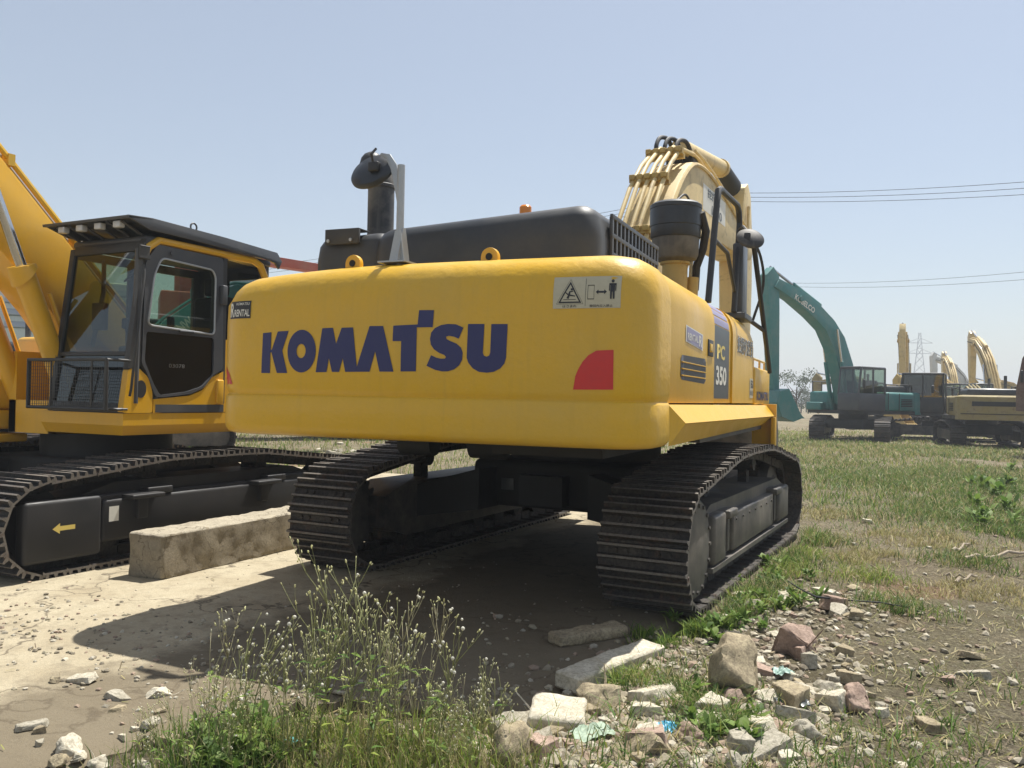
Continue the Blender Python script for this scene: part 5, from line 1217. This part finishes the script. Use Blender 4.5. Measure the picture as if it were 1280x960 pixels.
def blocked(x, y):
    if slab_in(x, y, 0): return True
    if abs(x) < 1.68 and abs(y) < 2.35: return True
    return False
# patch centres from the lie of the land (world x, y, radius, kind)
patch = []
for px, py, r_m, kd in ((1130, 585, 4.0, 'g'), (1180, 610, 3.2, 'g'), (1150, 600, 3.0, 'g'), (1220, 600, 3.0, 'g'), (1110, 560, 5, 'g'), (1240, 570, 4, 'g'), (1235, 640, 1.8, 'g'), (1275, 655, 1.5, 'g'), (1040, 545, 7, 'l'), (1020, 560, 3, 'd'),
                        (970, 712, .40, 'l'), (950, 735, .34, 'g'), (1000, 690, .42, 'l'), (985, 700, .4, 'g'), (935, 752, .26, 'l'), (1015, 672, .5, 'g'), (925, 765, .18, 'g'), (1085, 720, .35, 'l'), (1070, 700, .3, 'd'), (1095, 690, .35, 'd'), (1120, 760, .35, 'g'), (1230, 735, .5, 'd'), (1210, 700, .5, 'g'),
                        (1020, 640, .8, 'd'), (1150, 670, .8, 'd'), (1190, 640, .6, 'g'), (790, 862, .13, 'l'), (880, 905, .16, 'g'), (850, 880, .12, 'g'), (905, 925, .12, 'g'), (1010, 670, .3, 'l')):
    q = gp(px, py); patch.append((q.x, q.y, r_m, kd))
pts = []
def grow(x, y, kd, hmul=1, wmul=1):
    z = gh(x, y)-.005
    pal = GREEN if kd == 'g' else LIME if kd == 'l' else DRY
    if random.random() < (.30 if hmul < 1.3 else .52): pal = DRY
    pts.append((x, y, z, random.uniform(.02, .10)*hmul*(1.5 if kd == 'g' else 1.35 if kd == 'l' else 1), random.uniform(.003, .008)*wmul, jit(random.choice(pal), .35), random.uniform(.2, 1.6)))
for (cx, cy, r_m, kd) in patch:
    d = math.hypot(cx-CAMP.x, cy-CAMP.y); f = max(1, d/7)
    for _ in range(int(min(8000, 4400*r_m*r_m/f**1.6 + 300))):
        a = random.uniform(0, 2*PI); q = r_m*math.sqrt(random.random())*(1+.35*math.sin(a*3+cx)); x, y = cx+q*math.cos(a), cy+q*math.sin(a)
        if blocked(x, y) or (q/r_m > .7 and random.random() < .5): continue
        grow(x, y, kd, .8+.35*f**.35, f**.85)
nb = len(pts)
for _ in range(105000):   # the open field, thinning where noise says bare
    d = 3.2*math.exp(random.random()*2.75); th = random.uniform(-.70, .62)
    p_ = Vector((CAMP.x, CAMP.y, 0)) + (FV*math.cos(th)+RV*math.sin(th))*d; x, y = p_.x, p_.y
    if blocked(x, y) or (x < 1.65 and y < 5) : continue
    nv = fbm(x, y, .38, 3, 21)+.40*fbm(x, y, 1.9, 3, 31)
    if y < -1.2 and nv < .02: continue
    if nv < -.10 and random.random() < .85: continue
    if fbm(x, y, 7, 2, 51) < -.05 and random.random() < .7: continue
    f = max(1, d/7); grow(x, y, 'g' if nv > .02 and random.random() < .8 else ('l' if random.random() < .3 else 'd'), (.55+.35*f**.4)*(1.15 if nv > .2 else .8), f**.85)
blades('grass', pts, 'patchy dry and green grass over the yard to the right and behind', 'grass')
# far bank of grass between the machines (behind slab)
pts = []
for _ in range(16000):
    x, y = random.uniform(-26, 3), 5.3+20*random.random()**1.6
    d = math.hypot(x-3, y+7); f = d/7; pal = LIME if random.random() < .55 else DRY if random.random() < .5 else GREEN
    pts.append((x, y, gh(x, y)-.01, random.uniform(.05, .2), random.uniform(.008, .016)*f*.5, jit(random.choice(pal)), random.uniform(.1, .8)))
blades('grass', pts, 'yellow-green grass growing beyond the far edge of the concrete slab', 'grass')
# ground cover along the foreground
pts = []
for _ in range(6000):
    px = random.uniform(225, 660); py = 905+70*random.random(); P_ = gp(px, py)
    P_.x += random.gauss(0, .12); P_.y += random.gauss(-.05, .16)
    if slab_in(P_.x, P_.y, .02): continue
    nv = fbm(P_.x, P_.y, 1.6, 3, 41)
    if nv < -.15 and random.random() < .6: continue
    pal = GREEN if px < 330 and random.random() < .7 else LIME if random.random() < .5 else DRY
    pts.append((P_.x, P_.y, gh(P_.x, P_.y)-.005, random.uniform(.04, .17), random.uniform(.003, .006), jit(random.choice(pal)), random.uniform(.1, .8)))
for cx, cy, r_m in [(gp(a, b_).x, gp(a, b_).y, c) for a, b_, c in ((900, 780, .12), (870, 790, .10), (820, 800, .12), (760, 858, .14), (880, 900, .14), (930, 925, .10), (990, 705, .22), (940, 745, .2))]:
    for _ in range(520):
        a = random.uniform(0, 2*PI); q = abs(random.gauss(0, r_m*.6)); x, y = cx+q*math.cos(a), cy+q*math.sin(a)
        if abs(x) < 1.63 and y > -2.3: continue
        z = 0 if slab_in(x, y) else gh(x, y)
        pts.append((x, y, z-.005, random.uniform(.03, .12), random.uniform(.005, .012), jit(random.choice(LIME+GREEN)), random.uniform(.3, 1)))
blades('ground_cover', pts, 'low weeds and grass at the foot of the tall weeds and along the rubble', 'ground cover')
# dead straw and stem litter lying flat
V_, F_, C2 = [], [], []
for _ in range(26000):
    d = 2.6*math.exp(random.random()*2.1); th = random.uniform(-.72, .62); p_ = Vector((CAMP.x, CAMP.y, 0)) + (FV*math.cos(th)+RV*math.sin(th))*d; x, y = p_.x, p_.y
    if slab_in(x, y, .05) and random.random() < .97: continue
    if abs(x) < 1.65 and abs(y) < 2.35: continue
    if fbm(x, y, 1.3, 3, 61) < -.05: continue
    f = max(1, d/6)**.8; a = random.uniform(0, PI); L_ = random.uniform(.015, .07)*f; w_ = random.uniform(.0012, .003)*f; z = (0 if slab_in(x, y) else gh(x, y))+.006
    ca, sa = math.cos(a), math.sin(a); dz = random.uniform(-.01, .025); o = len(V_)
    V_ += [(x-sa*w_, y+ca*w_, z), (x+sa*w_, y-ca*w_, z), (x+ca*L_+sa*w_, y+sa*L_-ca*w_, z+dz+.004), (x+ca*L_-sa*w_, y+sa*L_+ca*w_, z+dz+.004)]; F_.append((o, o+1, o+2, o+3)); C2 += [(*jit(random.choice(DRY+[(.2,.15,.09)]), .3), 1)]*4
me = bpy.data.meshes.new('straw'); me.from_pydata(V_, [], F_); at_ = me.color_attributes.new('tint', 'FLOAT_COLOR', 'POINT'); at_.data.foreach_set('color', np.array(C2, dtype=np.float32).ravel())
tag(link('straw', me, M['leaf']), 'dead straw and stem bits littering the soil', 'straw', kind='stuff')
# broad-leaved plants
def broad_mesh(seed, nl=26, size=.10):
    rg = random.Random(seed); v, f, col = [], [], []
    for k in range(nl):
        a = rg.uniform(0, 2*PI); el = rg.uniform(.1, 1.2); L_ = size*rg.uniform(.5, 1.2); w = L_*rg.uniform(.14, .24)
        d = Vector((math.cos(a)*math.cos(el), math.sin(a)*math.cos(el), math.sin(el))); s = Vector((-math.sin(a), math.cos(a), 0))
        b0 = Vector((rg.gauss(0, size*.2), rg.gauss(0, size*.2), rg.uniform(0, size*.8))); o = len(v)
        droop = Vector((0, 0, -L_*.35*rg.random()))
        v += [tuple(b0), tuple(b0+d*L_*.35+s*w+Vector((0, 0, w*.3))), tuple(b0+d*L_*.35), tuple(b0+d*L_*.35-s*w+Vector((0, 0, w*.3))), tuple(b0+d*L_*.75+s*w*.8+droop*.5), tuple(b0+d*L_*.75+droop*.5), tuple(b0+d*L_*.75-s*w*.8+droop*.5), tuple(b0+d*L_+droop)]
        f += [(o, o+2, o+1), (o, o+3, o+2), (o+1, o+2, o+5, o+4), (o+2, o+3, o+6, o+5), (o+4, o+5, o+7), (o+5, o+6, o+7)]
        c = rg.choice(GREEN[:3]+LIME[2:]); kk = rg.uniform(.7, 1.2); col += [(c[0]*kk, c[1]*kk, c[2]*kk, 1)]*8
    me = bpy.data.meshes.new('broad_leaf'); me.from_pydata(v, [], f); at_ = me.color_attributes.new('tint', 'FLOAT_COLOR', 'POINT'); at_.data.foreach_set('color', np.array(col, dtype=np.float32).ravel())
    me.shade_smooth(); me.materials.append(M['leaf']); return me
BL = [broad_mesh(s) for s in range(4)]
def broad(px, py, sc, label, group):
    P_ = gp(px, py); o = link('leafy_weed', random.choice(BL)); o.location = (P_.x, P_.y, (0 if slab_in(P_.x, P_.y) else gh(P_.x, P_.y))-.01); o.rotation_euler.z = random.uniform(0, 6); o.scale = (sc,)*3
    tag(o, label, 'weed', group)
for _ in range(44): broad(random.uniform(245, 350), random.uniform(905, 980), random.uniform(.45, .95), 'broad-leaved green weed at the bottom left under the tall weeds', 'broad-leaved weeds at the bottom left')
for _ in range(12): broad(random.uniform(855, 945), random.uniform(880, 950), random.uniform(.5, .9), 'small leafy weed between the stones below the largest buff lump', 'leafy weeds among the rubble')
for _ in range(30): broad(random.gauss(972, 28), random.gauss(730, 24), random.uniform(.5, 1.0), 'bright leafy weed beside the middle of the right crawler track', 'leafy weeds beside the right crawler track')
for _ in range(8): broad(random.gauss(885, 22), random.gauss(785, 6), random.uniform(.6, 1.0), 'leafy weed at the near foot of the right crawler track', 'leafy weeds at the foot of the track')
for _ in range(16): broad(random.uniform(1215, 1290), random.uniform(585, 655), random.uniform(1.2, 2.2), 'dark bushy weed in the green part of the right field', 'bushy weeds on the right field')
# tall spindly weeds with seed heads
WC = {'stem': (.36,.37,.17), 'dry': (.44,.40,.25), 'bud': (.70,.68,.38), 'fluff': (.72,.70,.60)}
def weed_parts(seed, H=.62):
    rg = random.Random(seed); S = MB(); sc_, Bm, Lm, bc, lc = [], MB(), MB(), [], []
    cs = WC['stem'] if rg.random() < .6 else WC['dry']
    def stem(p, d, L_, r, depth):
        pts = [p]; q = p.copy(); dd = d.copy(); n = 6 if depth == 0 else 4
        for k in range(n):
            dd = (dd + Vector((rg.gauss(0, .09), rg.gauss(0, .09), .06))).normalized(); q = q+dd*L_/n; pts.append(q.copy())
        n0 = len(S.v); S.tube(pts, [r*(1-.55*k/n) for k in range(n+1)], 4); sc_.extend([cs]*(len(S.v)-n0))
        if depth == 0:
            for k in range(rg.randint(5, 9)):   # leaves on the stem
                a = pts[rg.randint(0, n-2)]; leaf(a, rg.uniform(.035, .10))
        if depth < 2:
            nb_ = rg.randint(4, 7) if depth == 0 else rg.randint(1, 3)
            for k in range(nb_):
                i = rg.randint(max(1, n-4) if depth == 0 else 1, n-1); a = rg.uniform(0, 2*PI); sp = rg.uniform(.35, .8)
                nd = (pts[min(i+1, n)]-pts[i]).normalized()+Vector((math.cos(a)*sp, math.sin(a)*sp, .25)); stem(pts[i], nd.normalized(), L_*rg.uniform(.22, .45), r*.6, depth+1)
        head(pts[-1], dd, rg)
        if depth >= 1 and rg.random() < .7: head(pts[-1]+Vector((rg.gauss(0, .008), rg.gauss(0, .008), -.004)), (dd+Vector((rg.gauss(0, .6), rg.gauss(0, .6), 0))).normalized(), rg)
    def head(p, d, rg):
        fl = rg.random() < .05; n0 = len(Bm.v)
        if fl:
            r = rg.uniform(.005, .008); Bm.rev([(.001, -r), (r*.8, -r*.5), (r, 0), (r*.75, r*.6), (.001, r)], p+d*r, 'z', 6); c = WC['fluff']
        else:
            r = rg.uniform(.0014, .0034); L_ = rg.uniform(.007, .016); Bm.tube([p, p+d*L_*.35, p+d*L_*.8, p+d*L_], [r*.5, r*1.15, r*.8, r*.25], 5); c = WC['bud'] if rg.random() < .7 else (.62,.60,.42)
        bc.extend([c]*(len(Bm.v)-n0))
    def leaf(p, L_):
        a = rg.uniform(0, 2*PI); d = Vector((math.cos(a), math.sin(a), rg.uniform(.1, .9))).normalized(); s = Vector((-math.sin(a), math.cos(a), 0)); w = L_*.13
        n0 = len(Lm.v); Lm.add([p, p+d*L_*.4+s*w, p+d*L_*.4-s*w, p+d*L_-Vector((0, 0, L_*.3))], [(0, 2, 1), (1, 2, 3)]); c = rg.choice(GREEN+LIME); lc.extend([c]*4)
    for _ in range(rg.randint(1, 3)):
        a = rg.uniform(0, 2*PI); stem(Vector((rg.gauss(0, .012), rg.gauss(0, .012), 0)), Vector((math.cos(a)*.16, math.sin(a)*.16, 1)).normalized(), H*rg.uniform(.75, 1.1), .0028, 0)
    out = []
    Bm.add(Lm.v, Lm.f); bc.extend(lc)
    for mb, cc in ((S, sc_), (Bm, bc)):
        me = mb.mesh('weed', 0); at_ = me.color_attributes.new('tint', 'FLOAT_COLOR', 'POINT')
        if len(cc) == len(me.vertices): at_.data.foreach_set('color', np.array([(*c, 1) for c in cc], dtype=np.float32).ravel())
        me.shade_smooth(); me.materials.append(M['leaf']); out.append(me)
    return out
WV = [weed_parts(100+s, .60 if s % 2 else .50) for s in range(9)]
first = {}
def weed(px, py, sc, label, group, var=None):
    P_ = gp(px, py); k = random.randrange(9) if var is None else var
    if k not in first:
        r0 = link('weed', WV[k][0]); link('foliage', WV[k][1], parent=r0); first[k] = r0; o = r0
    else:
        s_ = first[k]; o = s_.copy(); COL.objects.link(o)
        for ch in s_.children: c = ch.copy(); COL.objects.link(c); c.parent = o
    o.location = (P_.x, P_.y, gh(P_.x, P_.y)-.01 if not slab_in(P_.x, P_.y) else 0); o.rotation_euler.z = random.uniform(0, 6.28); o.scale = (sc,)*3
    tag(o, label, 'weed', group); return o
G1 = ('tall spindly weed with pale seed heads standing before the shadow of the big excavator', 'tall seeding weeds in the foreground')
for px in (395, 425, 455, 490, 515, 545): weed(px+random.uniform(-8, 8), random.uniform(935, 970), random.uniform(.95, 1.15), *G1)
for px in range(262, 400, 19): weed(px, random.uniform(930, 972), random.uniform(.8, 1.15), *G1)
for px in range(560, 625, 12): weed(px, random.uniform(925, 965), random.uniform(.5, .9), *G1)
for _ in range(15): weed(random.uniform(250, 620), random.uniform(925, 990), random.uniform(.4, .75), *G1)
G2 = ('tall spindly weed with pale seed heads at the bottom left corner before the sunlit concrete', 'tall seeding weeds at the bottom left')
for _ in range(5): weed(random.uniform(150, 262), random.uniform(940, 1000), random.uniform(.45, .85), *G2)
# distant trees and hedge line
def tree(px, depth, H, label, seed, name='tree', group=None, colr=(.05,.075,.03)):
    P_ = at(px, depth); rg = random.Random(seed); e = empty(name, (P_.x, P_.y, 0), 0, label, 'tree', group)
    b = MB(); b.tube([(0, 0, -.2), (.05*H*rg.uniform(-.3, .3), 0, H*.3), (0, .02*H, H*.65)], [.03*H, .022*H, .01*H], 7)
    for k in range(6):
        a = rg.uniform(0, 6.28); b.tube([(0, 0, H*rg.uniform(.25, .5)), (math.cos(a)*H*.22, math.sin(a)*H*.22, H*rg.uniform(.55, .8))], [.012*H, .004*H], 5)
    b.build('trunk', M['bark'], e)
    n = 1500; pts = []; cl = [(rg.gauss(0, .17*H), rg.gauss(0, .17*H), H*rg.uniform(.22, .9), H*rg.uniform(.10, .19)) for _ in range(16)]
    v, f, col = [], [], []
    for _ in range(n):
        c = rg.choice(cl); d = Vector((rg.gauss(0, 1), rg.gauss(0, 1), rg.gauss(0, .8))).normalized()*c[3]*rg.uniform(.5, 1.1); p = Vector(c[:3])+d
        s = H*rg.uniform(.012, .026); u1 = Vector((rg.gauss(0, 1), rg.gauss(0, 1), rg.gauss(0, 1))).normalized()*s; u2 = u1.orthogonal().normalized()*s*.6; o = len(v)
        v += [p-u1, p+u2, p+u1, p-u2]; f.append((o, o+1, o+2, o+3)); k = rg.uniform(.6, 1.5); col += [(colr[0]*k, colr[1]*k, colr[2]*k, 1)]*4
    me = bpy.data.meshes.new('crown'); me.from_pydata([tuple(q) for q in v], [], f); at_ = me.color_attributes.new('tint', 'FLOAT_COLOR', 'POINT'); at_.data.foreach_set('color', np.array(col, dtype=np.float32).ravel())
    link('crown', me, M['leaf'], e)
M['bark'] = plain('bark', (.10,.08,.06), .9)
tree(996, 75, 4.2, 'round dark tree far behind the gap under the teal boom', 3)
for i, px in enumerate(range(-300, 1750, 30)):
    dp = 150+60*math.sin(i*1.7); tree(px+12*math.sin(i*3.1), dp, 3.0+1.6*random.random(), 'tree in the far dark row along the horizon', 50+i, group='far row of trees', colr=(.07,.09,.055))
# litter and sticks
def stick(p0, p1, r, label, name='stick', bend=.03):
    a, c = gp(*p0), gp(*p1); n = 6; pts = []
    for k in range(n+1):
        q = a.lerp(c, k/n); q.z = gh(q.x, q.y)+r+.02+bend*math.sin(k*1.9)*.6; pts.append(q)
    b = MB().tube(pts, [r*(1-.5*k/n) for k in range(n+1)], 7)
    tag(b.build(name, M['wood']), label, 'stick')
M['wood'] = plain('dead_wood', (.33,.27,.20), .9)
stick((1206, 701), (1285, 690), .022, 'dead branch lying across the dirt at the right edge')
stick((1195, 727), (1222, 720), .016, 'short dead stick below the long dead branch')
stick((1190, 688), (1212, 676), .016, 'forked twig above the long dead branch')
stick((1182, 719), (1208, 721), .012, 'thin dry stick left of the short dead stick')
pts = []
for k, (px, py, z) in enumerate(((985, 728, .02), (1000, 738, .10), (1020, 748, .09), (1060, 752, .05), (1100, 755, .06), (1130, 760, .03), (1158, 769, .0))):
    q = gp(px, py, z); q.z = z+.01; pts.append(q)
tag(MB().tube(pts, .005, 6).build('cable', M['rubber']), 'thin black cable looping over the rubble toward the right', 'cable')
def crumple(px, py, sx_, sy_, h, mat, label, cat, seed):
    P_ = gp(px, py); n = 18; vs, fs = [], []
    for j in range(n):
        for i in range(n):
            u, v = i/(n-1)-.5, j/(n-1)-.5; q = Vector((u*3+seed, v*3, seed)); r_m = 1+.25*noise.noise(q*1.3)
            vs.append((u*sx_*r_m, v*sy_*r_m, h*(.55*abs(noise.noise(q*.9))+.42*abs(noise.noise(q*2.2))+.2*abs(noise.noise(q*5)))*(1-(u*u+v*v))))
    fs = [(j*n+i, j*n+i+1, (j+1)*n+i+1, (j+1)*n+i) for j in range(n-1) for i in range(n-1)]
    o = MB().add(vs, fs).build(cat.replace(' ', '_'), mat, smooth=40); o.location = (P_.x, P_.y, gh(P_.x, P_.y)+.02); o.rotation_euler.z = seed; tag(o, label, cat)
crumple(832, 926, .13, .10, .05, plain('blue_plastic', (.05,.28,.42), .35), 'crumpled bright blue plastic scrap in the rubble', 'plastic scrap', 1.3)
crumple(985, 885, .22, .15, .09, plain('dark_plastic', (.035,.045,.05), .35), 'crumpled dark plastic bag beside the largest buff lump', 'plastic bag', 2.1)
crumple(978, 852, .10, .10, .05, plain('faded_green_plastic', (.22,.33,.28), .5), 'faded green plastic scrap above the dark bag', 'plastic scrap', 3.7)
crumple(740, 930, .20, .12, .06, plain('pale_green_cloth', (.32,.40,.30), .8), 'pale green cloth scrap half buried in the bottom rubble', 'cloth scrap', 4.2)
crumple(655, 940, .20, .10, .07, plain('pale_sacking', (.48,.45,.34), .85), 'torn pale sacking left of the bottom rubble heap', 'sacking', 5.2)
crumple(365, 928, .06, .05, .02, plain('teal_scrap', (.08,.30,.30), .5), 'tiny teal scrap on the soil among the tall weeds', 'plastic scrap', 6.1)
# ------------------------------------------------------------------ sky and sun
w = bpy.data.worlds.new('World'); scene.world = w; w.use_nodes = True; t = w.node_tree
sd = Vector((.09, .42, .90)).normalized()
el = math.asin(sd.z); azi = math.atan2(sd.x, sd.y)
sky = t.nodes.new('ShaderNodeTexSky'); sky.sky_type = 'NISHITA'; sky.sun_disc = False; sky.sun_elevation = el; sky.sun_rotation = azi
sky.air_density = 1.0; sky.dust_density = SKY_DUST; sky.ozone_density = 1.2; sky.altitude = 0
bg = t.nodes['Background']; bg.inputs[1].default_value = SKY_STR; mixn = mixc(t, .42, sky.outputs[0], tuple(SKY_VEIL)); t.links.new(mixn, bg.inputs[0])
sl = bpy.data.lights.new('sun', 'SUN'); sl.energy = SUN_STR; sl.angle = R(.53); sl.color = (1, .965, .90)
so = bpy.data.objects.new('sun', sl); COL.objects.link(so); so.rotation_euler = sd.to_track_quat('Z', 'Y').to_euler(); so.location = (0, 0, 30)
vs_ = scene.view_settings; vs_.view_transform = 'Standard'; vs_.look = 'None'; vs_.gamma = 1; vs_.exposure = EXPO; vs_.use_curve_mapping = False
scene.render.engine = 'CYCLES'; scene.cycles.max_bounces = 8; scene.cycles.transparent_max_bounces = 12; scene.cycles.use_denoising = True
# ------------------------------------------------------------------ thin summer haze
m = bpy.data.materials.new('haze'); m.use_nodes = True; t = m.node_tree; t.nodes.remove(t.nodes['Principled BSDF'])
pv = t.nodes.new('ShaderNodeVolumePrincipled'); pv.inputs['Color'].default_value = (.86, .90, .95, 1); pv.inputs['Density'].default_value = .0017
t.links.new(pv.outputs[0], t.nodes['Material Output'].inputs['Volume'])
tag(MB().box(-6100, 6100, -3100, 9100, -1.5, 31).build('haze', m, smooth=0), 'thin pale haze over the yard', 'haze', kind='stuff')
